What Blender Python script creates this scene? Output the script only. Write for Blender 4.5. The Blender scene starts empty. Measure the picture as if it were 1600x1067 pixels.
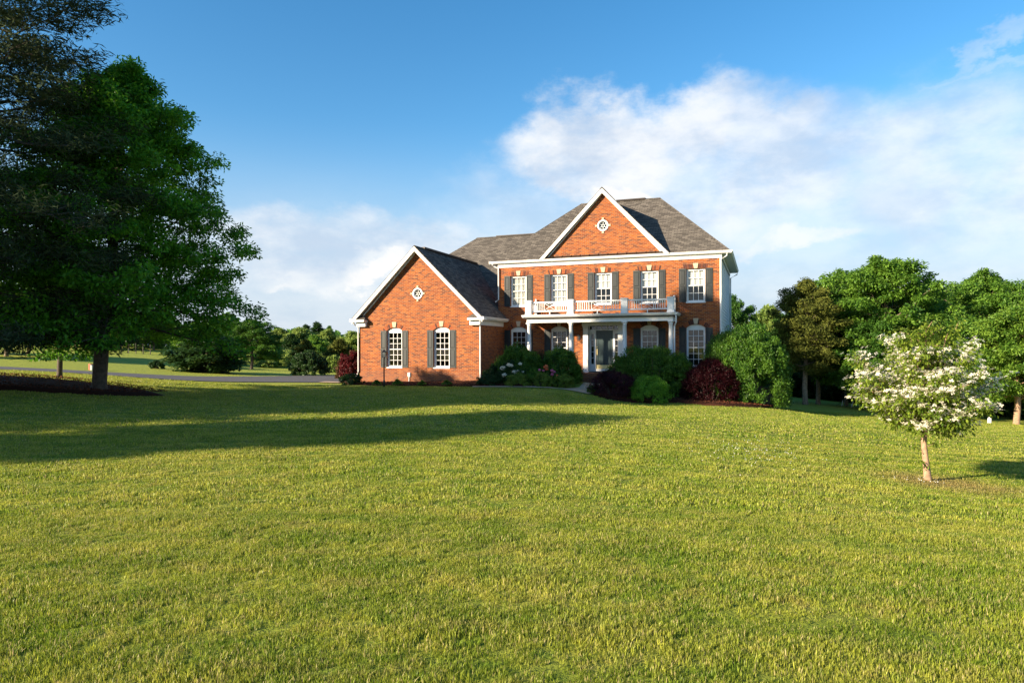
import bpy, math, random
import numpy as np
from mathutils import Matrix, Vector
from mathutils.geometry import tessellate_polygon
R = math.radians
sc = bpy.context.scene
col = sc.collection
EYE = 1.8
FPX = 1062.0            # focal length in pixels of a 1600 px wide picture

# ------------------------------------------------------------------ camera
cam = bpy.data.cameras.new('camera')
cam.sensor_width = 36.0; cam.lens = 36.0 * FPX / 1600.0
cam.shift_y = 11.2 / 1600.0; cam.clip_start = 0.1; cam.clip_end = 6000
camo = bpy.data.objects.new('camera', cam); col.objects.link(camo)
camo.matrix_world = Matrix(((1, .0025, 0, 0), (0, 0, -1, 0), (-.0025, 1, 0, EYE), (0, 0, 0, 1)))
sc.camera = camo

# ------------------------------------------------------------------ light
SUN_D = Vector((1.161, .640, -.487)).normalized()      # the way the light travels
SUN_EL = math.asin(-SUN_D.z)
SUN_AZ = math.atan2(-SUN_D.x, -SUN_D.y)                # clockwise from +Y
sun = bpy.data.lights.new('sun', 'SUN'); sun.energy = 5.0; sun.angle = R(.55); sun.color = (1, .84, .62)
suno = bpy.data.objects.new('sun', sun); col.objects.link(suno)
suno.rotation_euler = SUN_D.to_track_quat('-Z', 'Y').to_euler()
sc.view_settings.view_transform = 'Standard'; sc.view_settings.look = 'None'
sc.view_settings.exposure = 1.4; sc.view_settings.gamma = 1
sc.view_settings.use_curve_mapping = False
sc.cycles.max_bounces = 6; sc.cycles.transparent_max_bounces = 12
sc.cycles.diffuse_bounces = 3; sc.cycles.transmission_bounces = 3

class NT:
    """small node-tree helper"""
    def __init__(s, tree): s.t = tree; s.n = tree.nodes; s.l = tree.links
    def new(s, typ, **kw):
        nd = s.n.new(typ)
        for k, v in kw.items(): setattr(nd, k, v)
        return nd
    def put(s, sock, v):
        if v is None: return
        if isinstance(v, bpy.types.NodeSocket): s.l.new(v, sock)
        elif isinstance(v, (tuple, list)) and len(v) == 3 and sock.type == 'RGBA': sock.default_value = (*v, 1)
        else: sock.default_value = v
    def math(s, op, a, b=None, c=None, clamp=False):
        m = s.new('ShaderNodeMath', operation=op, use_clamp=clamp)
        for i, v in enumerate((a, b, c)): s.put(m.inputs[i], v)
        return m.outputs[0]
    def vec(s, op, a, b=None, out=0):
        m = s.new('ShaderNodeVectorMath', operation=op)
        s.put(m.inputs[0], a); s.put(m.inputs[1], b)
        return m.outputs[out]
    def noise(s, vec, scale, detail=3, rough=.5, out=0, dist=0.):
        m = s.new('ShaderNodeTexNoise'); s.put(m.inputs['Vector'], vec)
        m.inputs['Scale'].default_value = scale; m.inputs['Detail'].default_value = detail
        m.inputs['Roughness'].default_value = rough; m.inputs['Distortion'].default_value = dist
        return m.outputs[out]
    def ramp(s, x, a, b, c=0., d=1., smooth=True):
        m = s.new('ShaderNodeMapRange'); m.interpolation_type = 'SMOOTHSTEP' if smooth else 'LINEAR'
        s.put(m.inputs[0], x)
        for i, v in enumerate((a, b, c, d)): s.put(m.inputs[i + 1], v)
        return m.outputs[0]
    def mix(s, f, a, b, mode='MIX'):
        m = s.new('ShaderNodeMix', data_type='RGBA', blend_type=mode)
        s.put(m.inputs[0], f); s.put(m.inputs[6], a); s.put(m.inputs[7], b)
        return m.outputs[2]
    def mapping(s, vec, scale=(1, 1, 1), rot=(0, 0, 0), loc=(0, 0, 0)):
        m = s.new('ShaderNodeMapping'); s.put(m.inputs[0], vec)
        m.inputs['Scale'].default_value = scale; m.inputs['Rotation'].default_value = rot; m.inputs['Location'].default_value = loc
        return m.outputs[0]
    def bump(s, h, strength=.3, dist=.01):
        b = s.new('ShaderNodeBump'); s.put(b.inputs['Height'], h)
        b.inputs['Strength'].default_value = strength; b.inputs['Distance'].default_value = dist
        return b.outputs[0]

# ------------------------------------------------------------------ sky and clouds (in directions: azimuth, elevation)
W = bpy.data.worlds.new('World'); sc.world = W; W.use_nodes = True
w = NT(W.node_tree); w.n.clear()
sky = w.new('ShaderNodeTexSky'); sky.sky_type = 'NISHITA'; sky.sun_disc = False
sky.sun_elevation = SUN_EL; sky.sun_rotation = SUN_AZ
sky.air_density = 1.1; sky.dust_density = .6; sky.ozone_density = 2.6; sky.altitude = 100
tc = w.new('ShaderNodeTexCoord')
d = w.vec('NORMALIZE', tc.outputs['Generated'])
sep = w.new('ShaderNodeSeparateXYZ'); w.put(sep.inputs[0], d)
az = w.math('ARCTAN2', sep.outputs[0], sep.outputs[1])
el = w.math('ARCSINE', sep.outputs[2])
cmb = w.new('ShaderNodeCombineXYZ'); w.put(cmb.inputs[0], az); w.put(cmb.inputs[1], el)
P = cmb.outputs[0]
def ang(px, py):
    u = (px - 800) / FPX; v = (543 - py) / FPX
    return math.atan(u), math.atan(v * math.cos(math.atan(u)))
# warp the masks so that no edge is smooth
nv = w.noise(w.mapping(P, (1, 1.5, 1)), 6, 6, .62, out=1)
warp = w.vec('SCALE', w.vec('SUBTRACT', nv, (.5, .5, .5))); warp.node.inputs[3].default_value = .17
PW = w.vec('ADD', P, warp)
def blob(px, py, rx, ry, rot=0., soft=.55):
    a, e = ang(px, py)
    m = w.mapping(w.vec('SUBTRACT', PW, (a, e, 0)), (FPX / rx, FPX / ry, 0), (0, 0, 0))
    if rot:
        m = w.mapping(w.mapping(w.vec('SUBTRACT', PW, (a, e, 0)), rot=(0, 0, -R(rot))), (FPX / rx, FPX / ry, 0))
    return w.ramp(w.vec('LENGTH', m, out=1), 1 - soft, 1 + soft * .5, 1, 0)
def union(L):
    x = L[0]
    for y in L[1:]: x = w.math('MAXIMUM', x, y)
    return x
def amt(x, k): return w.math('MULTIPLY', x, k)
fine = w.noise(w.mapping(P, (1, 1.7, 1)), 9, 8, .6)
wisp = w.noise(w.mapping(P, (1, 4.5, 1), rot=(0, 0, R(-14))), 7, 7, .62)
bank = union([amt(blob(940, 235, 165, 85, 0, .35), 1.0), amt(blob(1030, 205, 190, 62, 8, .5), .95), amt(blob(1130, 215, 200, 62, 0, .5), .85),
              amt(blob(1120, 290, 300, 110, 0, .7), .88), amt(blob(1330, 250, 300, 85, 4, .8), .80),
              amt(blob(1500, 290, 330, 120, 0, .8), .80), amt(blob(1560, 70, 120, 10, 22, .9), .32),
              amt(blob(1480, 125, 150, 10, 8, .9), .36), amt(blob(870, 330, 200, 60, 0, .8), .52)])
low = union([amt(blob(560, 400, 300, 72, 0, .6), .85), amt(blob(720, 420, 330, 90, 0, .9), .75),
             amt(blob(1300, 470, 700, 120, 0, .9), .5), amt(blob(250, 420, 300, 60, 0, .9), .5)])
puff = union([amt(blob(590, 425, 62, 26, 14, .6), 1.), amt(blob(440, 440, 52, 14, 12, .8), .75),
              amt(blob(970, 306, 62, 20, 0, .3), 1.), amt(blob(1265, 374, 110, 24, 0, .95), .8),
              amt(blob(1170, 380, 70, 18, 0, .95), .7), amt(blob(1370, 300, 90, 40, 0, .9), .5)])
dens = union([amt(w.math('MULTIPLY', bank, w.ramp(fine, .28, .58, .72, 1.)), 1.),
              amt(w.math('MULTIPLY', low, w.ramp(wisp, .25, .65, .7, 1.)), 1.),
              w.math('MULTIPLY', puff, w.ramp(fine, .3, .5, .7, 1.))])
veil = w.math('MULTIPLY', w.ramp(el, .28, .0, 0, 1.), .5)
dens = w.math('MAXIMUM', dens, w.math('MULTIPLY', veil, w.ramp(wisp, .2, .7, .6, 1.)))
dens = w.math('MAXIMUM', dens, 0, clamp=True)
shade = w.noise(w.mapping(P, (1, 1.8, 1), loc=(.05, .03, 0)), 5, 6, .6)
cc = w.mix(w.ramp(shade, .36, .62), (.52, .60, .72), (.86, .86, .86))
cc = w.mix(w.math('MULTIPLY', puff, .75), cc, (.93, .90, .86))
cloud = w.new('ShaderNodeVectorMath', operation='SCALE'); w.put(cloud.inputs[0], cc); cloud.inputs[3].default_value = 6.2
hs = w.new('ShaderNodeHueSaturation'); w.put(hs.inputs['Color'], sky.outputs[0]); hs.inputs['Saturation'].default_value = 1.32
hs.inputs['Value'].default_value = 1.15; hs.inputs['Hue'].default_value = .497
air = w.new('ShaderNodeVectorMath', operation='SCALE'); air.inputs[0].default_value = (.50, .64, .84); air.inputs[3].default_value = 5.2
skyb = w.mix(w.ramp(el, .33, .04, 0, .85), hs.outputs[0], air.outputs[0])
skyc = w.mix(w.math('MULTIPLY', dens, .92), skyb, cloud.outputs[0])
bg = w.new('ShaderNodeBackground'); w.put(bg.inputs[0], skyc); bg.inputs[1].default_value = .074
wo = w.new('ShaderNodeOutputWorld'); w.l.new(bg.outputs[0], wo.inputs[0])

# ------------------------------------------------------------------ terrain heights
def PT(px, py, Y):
    u = px - 800; v = py - 544.7 + .0025 * u
    return (u / FPX * Y, Y, EYE - v / FPX * Y)
ctl = [(-6, -4, 0), (0, 0, 0), (6, -4, -.05), (0, 4, 0), (-4, 7, 0), (3, 8, -.02), (0, 13, 0), (-9, 13, .05), (-14, 4, .1), (12, 0, -.2),
       PT(155, 616, 24), PT(0, 610, 21), PT(93, 590, 28), PT(0, 577, 34), PT(150, 585, 34.5), PT(300, 594.5, 36.5), PT(440, 596, 38), PT(540, 596, 40),
       PT(0, 560, 50), PT(200, 567, 55), PT(400, 576, 70), PT(244, 577, 47), PT(100, 541, 85), PT(200, 545, 88), PT(-200, 545, 80), PT(340, 584, 46), PT(480, 587, 48),
       PT(600, 604, 33.5), PT(740, 604, 32.8), (-4, 40, 0), (3, 45, 0), (11, 44, -.6), (5, 34.6, 0), (-12, 40, -.05),
       PT(880, 606, 32), PT(930, 616, 31.5), PT(985, 628, 31), PT(1040, 628, 31), PT(1150, 633, 30), PT(1205, 638.5, 31),
       PT(800, 640, 20), PT(1000, 650, 20), PT(1100, 655, 19), PT(1100, 700, 13), PT(600, 640, 20),
       PT(1270, 650, 26), PT(1400, 663, 24), PT(1500, 670, 23), PT(1600, 690, 19),
       PT(1449, 753, 11), PT(1600, 790, 9), PT(1300, 760, 9.6),
       PT(1290, 652, 31), (14.5, 40, -1.4), PT(1255, 630, 38.5), PT(1350, 636, 42), PT(1590, 664, 32), PT(1546, 662, 34), (34, 30, -2), (25, 55, -2.2),
       (-30, 15, .6), (-40, 0, .8), (30, 0, -.8), (0, -25, .1), (-40, -40, .5), (40, -40, -1),
       (-90, 60, 2.2), (-60, 100, 2.5), (-20, 100, -.3), (20, 90, -2.2), (70, 60, -3), (90, 0, -2.5), (-90, -20, 1.5), (-100, 140, 3), (0, 160, -1), (90, 140, -3), (0, -100, 0)]
ctl = np.array(ctl, float)
def _k(r2): return .5 * r2 * np.log(r2 + 1e-9) * 1e-2
_n = len(ctl); _K = _k(((ctl[:, None, :2] - ctl[None, :, :2]) ** 2).sum(2)) + np.eye(_n) * .02
_Pm = np.c_[np.ones(_n), ctl[:, :2]]
_A = np.block([[_K, _Pm], [_Pm.T, np.zeros((3, 3))]])
_s = np.linalg.solve(_A, np.r_[ctl[:, 2], 0, 0, 0])
def hgt(X, Y):
    X = np.asarray(X, float); Y = np.asarray(Y, float); sh = X.shape
    x = X.ravel(); y = Y.ravel()
    r = np.hypot(x, y - 30); m = np.minimum(1, 110 / np.maximum(r, 1))
    xs = x * m; ys = 30 + (y - 30) * m
    out = np.empty_like(x)
    for i in range(0, len(x), 20000):
        j = slice(i, i + 20000)
        r2 = (xs[j, None] - ctl[None, :, 0]) ** 2 + (ys[j, None] - ctl[None, :, 1]) ** 2
        out[j] = _k(r2) @ _s[:_n] + _s[_n] + _s[_n + 1] * xs[j] + _s[_n + 2] * ys[j]
    return out.reshape(sh)
def gz(x, y): return float(hgt(np.array([x]), np.array([y]))[0])
def GP(px, Y):
    """ground point under picture column px at distance Y"""
    x = (px - 800) / FPX * Y
    return Vector((x, Y, gz(x, Y)))

# ------------------------------------------------------------------ materials
MATS = {}
def mat(name):
    m = bpy.data.materials.new(name); m.use_nodes = True
    t = NT(m.node_tree); t.n.clear()
    out = t.new('ShaderNodeOutputMaterial'); b = t.new('ShaderNodeBsdfPrincipled')
    t.l.new(b.outputs[0], out.inputs[0]); MATS[name] = m
    return m, t, b, out
def plain(name, c, rough=.6, var=.1, scale=6, metal=0., bump=0.):
    m, t, b, out = mat(name)
    tc = t.new('ShaderNodeTexCoord')
    n = t.noise(tc.outputs['Object'], scale, 5, .6)
    c2 = tuple(x * (1 - var) for x in c); c1 = tuple(min(1, x * (1 + var)) for x in c)
    t.put(b.inputs['Base Color'], t.mix(t.ramp(n, .3, .7), c2, c1))
    b.inputs['Roughness'].default_value = rough; b.inputs['Metallic'].default_value = metal
    if bump: t.put(b.inputs['Normal'], t.bump(t.noise(tc.outputs['Object'], scale * 8, 4), bump, .01))
    return m
plain('white_paint', (.72, .71, .69), .45, .035, 3)
plain('white_trim', (.70, .69, .66), .5, .05, 2)
plain('cream_stone', (.50, .38, .25), .8, .12, 10, bump=.2)
plain('shutter_paint', (.014, .018, .018), .55, .18, 3)
plain('door_paint', (.022, .040, .042), .35, .1, 3)
plain('brass', (.75, .62, .30), .38, .08, 5, .6)
plain('black_metal', (.012, .012, .013), .4, .2, 8)
plain('dark_metal', (.035, .026, .022), .5, .2, 6, .3)
plain('curtain_cloth', (.55, .54, .50), .9, .08, 5)
plain('bark', (.085, .066, .050), .95, .35, 9, bump=.8)
plain('pale_bark', (.20, .155, .11), .95, .3, 9, bump=.6)
plain('pink_bark', (.33, .21, .13), .9, .3, 14, bump=.5)
plain('wood_weathered', (.13, .11, .085), .9, .3, 7, bump=.5)
plain('asphalt', (.062, .058, .062), .95, .18, 3, bump=.4)
plain('concrete', (.46, .33, .21), .9, .12, 4, bump=.3)
plain('white_plastic', (.8, .8, .78), .5, .04, 6)
plain('green_plastic', (.03, .09, .05), .5, .1, 6)
plain('red_clay', (.34, .10, .06), .8, .2, 6)
plain('interior', (.035, .03, .025), .9, .2, 1)
plain('roof_far', (.12, .11, .10), .9, .2, 1)

def brick_mat(name, dark=1.):
    m, t, b, out = mat(name)
    uv = t.new('ShaderNodeTexCoord').outputs['UV']
    br = t.new('ShaderNodeTexBrick'); t.put(br.inputs['Vector'], uv)
    br.inputs['Scale'].default_value = 1; br.inputs['Brick Width'].default_value = .215
    br.inputs['Row Height'].default_value = .075; br.inputs['Mortar Size'].default_value = .0085
    br.inputs['Mortar Smooth'].default_value = .2; br.inputs['Bias'].default_value = 0
    br.inputs['Color1'].default_value = (0, 0, 0, 1); br.inputs['Color2'].default_value = (1, 1, 1, 1)
    br.inputs['Mortar'].default_value = (.5, .5, .5, 1); br.offset = .5
    r = t.new('ShaderNodeValToRGB'); t.put(r.inputs[0], br.outputs['Color'])
    cr = r.color_ramp; cr.interpolation = 'LINEAR'
    stops = [(0., (.10, .030, .018)), (.10, (.13, .036, .018)), (.20, (.23, .052, .016)), (.5, (.34, .088, .024)), (.8, (.42, .125, .034)), (1., (.46, .17, .06))]
    cr.elements[0].position = 0; cr.elements[0].color = (*stops[0][1], 1)
    cr.elements[1].position = 1; cr.elements[1].color = (*stops[-1][1], 1)
    for p, c in stops[1:-1]: e = cr.elements.new(p); e.color = (*c, 1)
    big = t.noise(uv, .8, 4, .6)
    c = t.mix(t.ramp(big, .3, .7, 0, .3), r.outputs[0], (.30, .062, .016))
    c = t.mix(t.math('MULTIPLY', br.outputs['Fac'], .78), c, (.36, .26, .17))
    hs_ = t.new('ShaderNodeHueSaturation'); t.put(hs_.inputs['Color'], c); hs_.inputs['Value'].default_value = dark; hs_.inputs['Saturation'].default_value = 1.1
    wsp = t.new('ShaderNodeSeparateXYZ'); t.put(wsp.inputs[0], uv)
    stain = t.math('MULTIPLY', t.ramp(t.math('SUBTRACT', wsp.outputs[1], t.math('MULTIPLY', t.noise(uv, 2.2, 4), .9)), -.15, .35, 1, 0), .4)
    run = t.math('MULTIPLY', t.ramp(t.noise(t.mapping(uv, (2.4, .35, 1)), 1.5, 5, .65), .52, .72), .22)
    wc = t.mix(t.math('ADD', stain, run), hs_.outputs[0], (.17, .075, .045))
    t.put(b.inputs['Base Color'], wc); b.inputs['Roughness'].default_value = .85
    h = t.math('SUBTRACT', t.math('MULTIPLY', t.noise(uv, 60, 3), .3), br.outputs['Fac'])
    t.put(b.inputs['Normal'], t.bump(h, .6, .006))
brick_mat('brick', .76); brick_mat('brick_paving', .8)
def soldier_mat():
    m, t, b, out = mat('soldier_brick')
    at = t.new('ShaderNodeAttribute', attribute_name='var')
    c = t.mix(t.ramp(at.outputs['Fac'], .25, .75), (.06, .018, .012), (.30, .075, .02))
    t.put(b.inputs['Base Color'], c); b.inputs['Roughness'].default_value = .85
soldier_mat()
def roof_mat():
    m, t, b, out = mat('shingles')
    uv = t.new('ShaderNodeTexCoord').outputs['UV']
    br = t.new('ShaderNodeTexBrick'); t.put(br.inputs['Vector'], uv)
    br.inputs['Scale'].default_value = 1; br.inputs['Brick Width'].default_value = .30
    br.inputs['Row Height'].default_value = .14; br.inputs['Mortar Size'].default_value = .010
    br.inputs['Color1'].default_value = (0, 0, 0, 1); br.inputs['Color2'].default_value = (1, 1, 1, 1)
    br.inputs['Mortar'].default_value = (0, 0, 0, 1)
    n = t.noise(t.mapping(uv, (1, 2.2, 1)), 3.2, 5, .7)
    f = t.math('ADD', t.math('MULTIPLY', br.outputs['Color'], .55), t.math('MULTIPLY', n, .45))
    c = t.mix(t.ramp(f, .0, 1.1), (.060, .053, .046), (.185, .162, .136))
    c = t.mix(t.math('MULTIPLY', br.outputs['Fac'], .6), c, (.03, .025, .022))
    t.put(b.inputs['Base Color'], c); b.inputs['Roughness'].default_value = .95; b.inputs['Specular IOR Level'].default_value = .1
    t.put(b.inputs['Normal'], t.bump(t.math('SUBTRACT', t.noise(uv, 90, 3), br.outputs['Fac']), .7, .008))
roof_mat()
def siding_mat():
    m, t, b, out = mat('siding')
    tc = t.new('ShaderNodeTexCoord').outputs['Object']
    n = t.noise(tc, 2, 4); t.put(b.inputs['Base Color'], t.mix(n, (.60, .62, .62), (.72, .73, .72)))
    b.inputs['Roughness'].default_value = .55
siding_mat()
def glass_mat(name, tint, fres):
    m, t, b, out = mat(name)
    t.n.remove(b)
    tr = t.new('ShaderNodeBsdfTransparent'); tr.inputs[0].default_value = (*tint, 1)
    gl = t.new('ShaderNodeBsdfGlossy'); gl.inputs['Roughness'].default_value = .015
    g = t.new('ShaderNodeNewGeometry')
    n = t.noise(g.outputs['Position'], 1.6, 2); t.put(gl.inputs['Normal'], t.bump(n, .25, .02))
    mx = t.new('ShaderNodeMixShader'); fr = t.new('ShaderNodeLayerWeight'); fr.inputs[0].default_value = .5
    t.put(mx.inputs[0], t.math('ADD', t.math('MULTIPLY', t.math('POWER', fr.outputs['Facing'], 3), fres), .085, clamp=True))
    t.l.new(tr.outputs[0], mx.inputs[1]); t.l.new(gl.outputs[0], mx.inputs[2]); t.l.new(mx.outputs[0], out.inputs[0])
glass_mat('glass', (.90, .92, .92), .8)

def lawn_color(t, pos, blade=False):
    """one world-space colour for soil-level turf and for blades alike"""
    n1 = t.noise(pos, .32, 3, .55); n2 = t.noise(pos, 1.3, 4, .6); n3 = t.noise(t.mapping(pos, (1, 1, 0)), 7, 3, .6)
    c = t.mix(t.ramp(n2, .3, .7), (.165, .225, .016), (.35, .355, .044))
    c = t.mix(t.ramp(n1, .35, .7, 0, .55), c, (.40, .37, .065))
    # mower passes: long gentle curves round the rise
    wv = t.noise(pos, .045, 1, .4)
    sp = t.new('ShaderNodeSeparateXYZ'); t.put(sp.inputs[0], pos)
    ph = t.math('ADD', t.math('MULTIPLY', sp.outputs[1], 8.6), t.math('MULTIPLY', wv, 95))
    ph = t.math('ADD', ph, t.math('MULTIPLY', sp.outputs[0], .9))
    dr = t.mapping(t.vec('SUBTRACT', pos, (8.5, 27, 0)), (.72, 1, 0))
    ph2 = t.math('ADD', t.math('MULTIPLY', t.vec('LENGTH', dr, out=1), 9.5), t.math('MULTIPLY', wv, 14))
    msk = t.math('MULTIPLY', t.ramp(sp.outputs[0], 1.5, 5), t.ramp(sp.outputs[1], 10.5, 13))
    st = t.math('ADD', t.math('MULTIPLY', t.math('SINE', ph), t.math('SUBTRACT', 1, msk)), t.math('MULTIPLY', t.math('SINE', ph2), msk))
    c = t.mix(t.math('MULTIPLY', t.ramp(st, -.3, 1., 0, .8), t.math('MULTIPLY_ADD', msk, .5, .5)), c, (.125, .19, .014))
    # dry thatch
    dry = t.math('MULTIPLY', t.ramp(t.noise(pos, 2.6, 5, .7), .52, .72), t.ramp(t.noise(pos, .23, 3), .38, .62, .18, 1.))
    c = t.mix(t.math('MULTIPLY', dry, .7), c, (.36, .27, .095))
    clump = t.noise(t.mapping(pos, (.8, 1.6, 1)), 3.4, 4, .65)
    c = t.mix(t.ramp(clump, .54, .66, 0, .6), c, (.10, .19, .012))
    c = t.mix(t.ramp(t.noise(t.mapping(pos, (.5, 1.7, 1)), 2.1, 4, .7), .56, .68, 0, .5), c, (.33, .27, .085))
    # worn ring round the small tree
    dd = t.vec('SUBTRACT', pos, (6.72 + .2, 10.8, -.36)); dd = t.mapping(dd, (1, 1, .0))
    ring = t.ramp(t.math('ADD', t.vec('LENGTH', dd, out=1), t.math('MULTIPLY', t.math('SUBTRACT', n2, .5), 1.4)), .3, 1.45, 1, 0)
    c = t.mix(t.math('MULTIPLY', ring, .75), c, (.26, .155, .075))
    return t.mix(t.ramp(n3, .3, .7, .0, .35), c, (.10, .175, .014))
def lawn_mat():
    m, t, b, out = mat('lawn')
    pos = t.new('ShaderNodeNewGeometry').outputs['Position']
    c = lawn_color(t, pos)
    f = t.noise(t.mapping(pos, (1, 1, .2)), 38, 4, .7)
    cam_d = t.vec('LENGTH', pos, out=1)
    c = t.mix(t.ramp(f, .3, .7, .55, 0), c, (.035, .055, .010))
    c = t.mix(t.ramp(cam_d, 26, 36, 0, .75), c, (.30, .33, .050))  # far turf coloured paler with distance, standing in for light scattered by sunlit blades
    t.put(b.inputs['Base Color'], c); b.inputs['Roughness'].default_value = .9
    b.inputs['Specular IOR Level'].default_value = .15
    h = t.math('ADD', t.noise(pos, 22, 4, .7), t.math('MULTIPLY', t.noise(pos, 3, 3), 1.4))
    t.put(b.inputs['Normal'], t.bump(h, .8, .06))
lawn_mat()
def leafy(name, dark, light, rough=.5, trans=.35, spec=.3, lawn=False):
    m, t, b, out = mat(name)
    at = t.new('ShaderNodeAttribute', attribute_name='var').outputs['Fac']
    if lawn:
        pos = t.new('ShaderNodeNewGeometry').outputs['Position']
        c = lawn_color(t, pos)
        hs_ = t.new('ShaderNodeHueSaturation'); t.put(hs_.inputs['Color'], c); t.put(hs_.inputs['Value'], t.ramp(at, 0, 1, .6, 1.7, False)); t.put(hs_.inputs['Hue'], t.ramp(at, 0, 1, .515, .488, False))
        c = t.mix(t.ramp(at, .93, .96), hs_.outputs[0], (.42, .36, .14))
    else:
        pos = t.new('ShaderNodeTexCoord').outputs['Object']
        n = t.noise(pos, 1.1, 3, .6)
        f = t.math('ADD', t.math('MULTIPLY', at, .65), t.math('MULTIPLY', n, .5))
        c = t.mix(t.ramp(f, .2, .9), dark, light)
    t.put(b.inputs['Base Color'], c); b.inputs['Roughness'].default_value = rough
    b.inputs['Specular IOR Level'].default_value = spec
    tl = t.new('ShaderNodeBsdfTranslucent')
    h2 = t.new('ShaderNodeHueSaturation'); t.put(h2.inputs['Color'], c); h2.inputs['Value'].default_value = 1.5; h2.inputs['Hue'].default_value = .488
    t.put(tl.inputs[0], h2.outputs[0])
    mx = t.new('ShaderNodeMixShader'); mx.inputs[0].default_value = trans
    t.l.new(b.outputs[0], mx.inputs[1]); t.l.new(tl.outputs[0], mx.inputs[2]); t.l.new(mx.outputs[0], out.inputs[0])
leafy('leaf_oak', (.024, .105, .006), (.14, .36, .022), trans=.45)
leafy('leaf_green', (.040, .115, .012), (.17, .31, .036), trans=.42)
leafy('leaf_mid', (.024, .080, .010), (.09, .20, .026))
leafy('leaf_bright', (.055, .14, .014), (.20, .32, .038))
leafy('leaf_far', (.10, .17, .03), (.28, .36, .08), trans=.4)
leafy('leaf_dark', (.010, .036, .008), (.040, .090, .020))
leafy('leaf_cedar', (.016, .030, .012), (.055, .075, .030), .8, .15, .1)
leafy('leaf_olive', (.045, .060, .012), (.15, .165, .03), .8, .2, .1)
leafy('leaf_brown', (.06, .035, .015), (.13, .08, .035), .8, .15, .1)
leafy('leaf_box', (.075, .13, .014), (.17, .25, .03))
leafy('leaf_fresh', (.06, .17, .012), (.20, .42, .03))
leafy('leaf_maple', (.016, .002, .005), (.055, .006, .012))
leafy('leaf_barberry', (.010, .0015, .002), (.036, .004, .007), spec=.15)
leafy('leaf_redfar', (.035, .006, .006), (.14, .014, .014))
leafy('leaf_privet', (.018, .072, .006), (.11, .22, .020))
leafy('leaf_dogwood', (.07, .14, .012), (.24, .31, .035), trans=.42)
leafy('petal_white', (.66, .60, .46), (.84, .80, .68), .6, .35, .2)
leafy('petal_pink', (.50, .10, .25), (.75, .25, .40), .6, .3, .2)
leafy('petal_orange', (.65, .13, .05), (.80, .28, .12), .6, .3, .2)
leafy('grass_blade', (0, 0, 0), (1, 1, 1), .45, .35, .25, True)
leafy('clover', (.70, .70, .66), (.82, .82, .8), .7, .2, .1)
leafy('mulch', (.045, .016, .009), (.17, .060, .030), .95, .0, .1)
leafy('blade_plain', (.03, .07, .008), (.12, .19, .03), .6, .3, .2)

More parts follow.
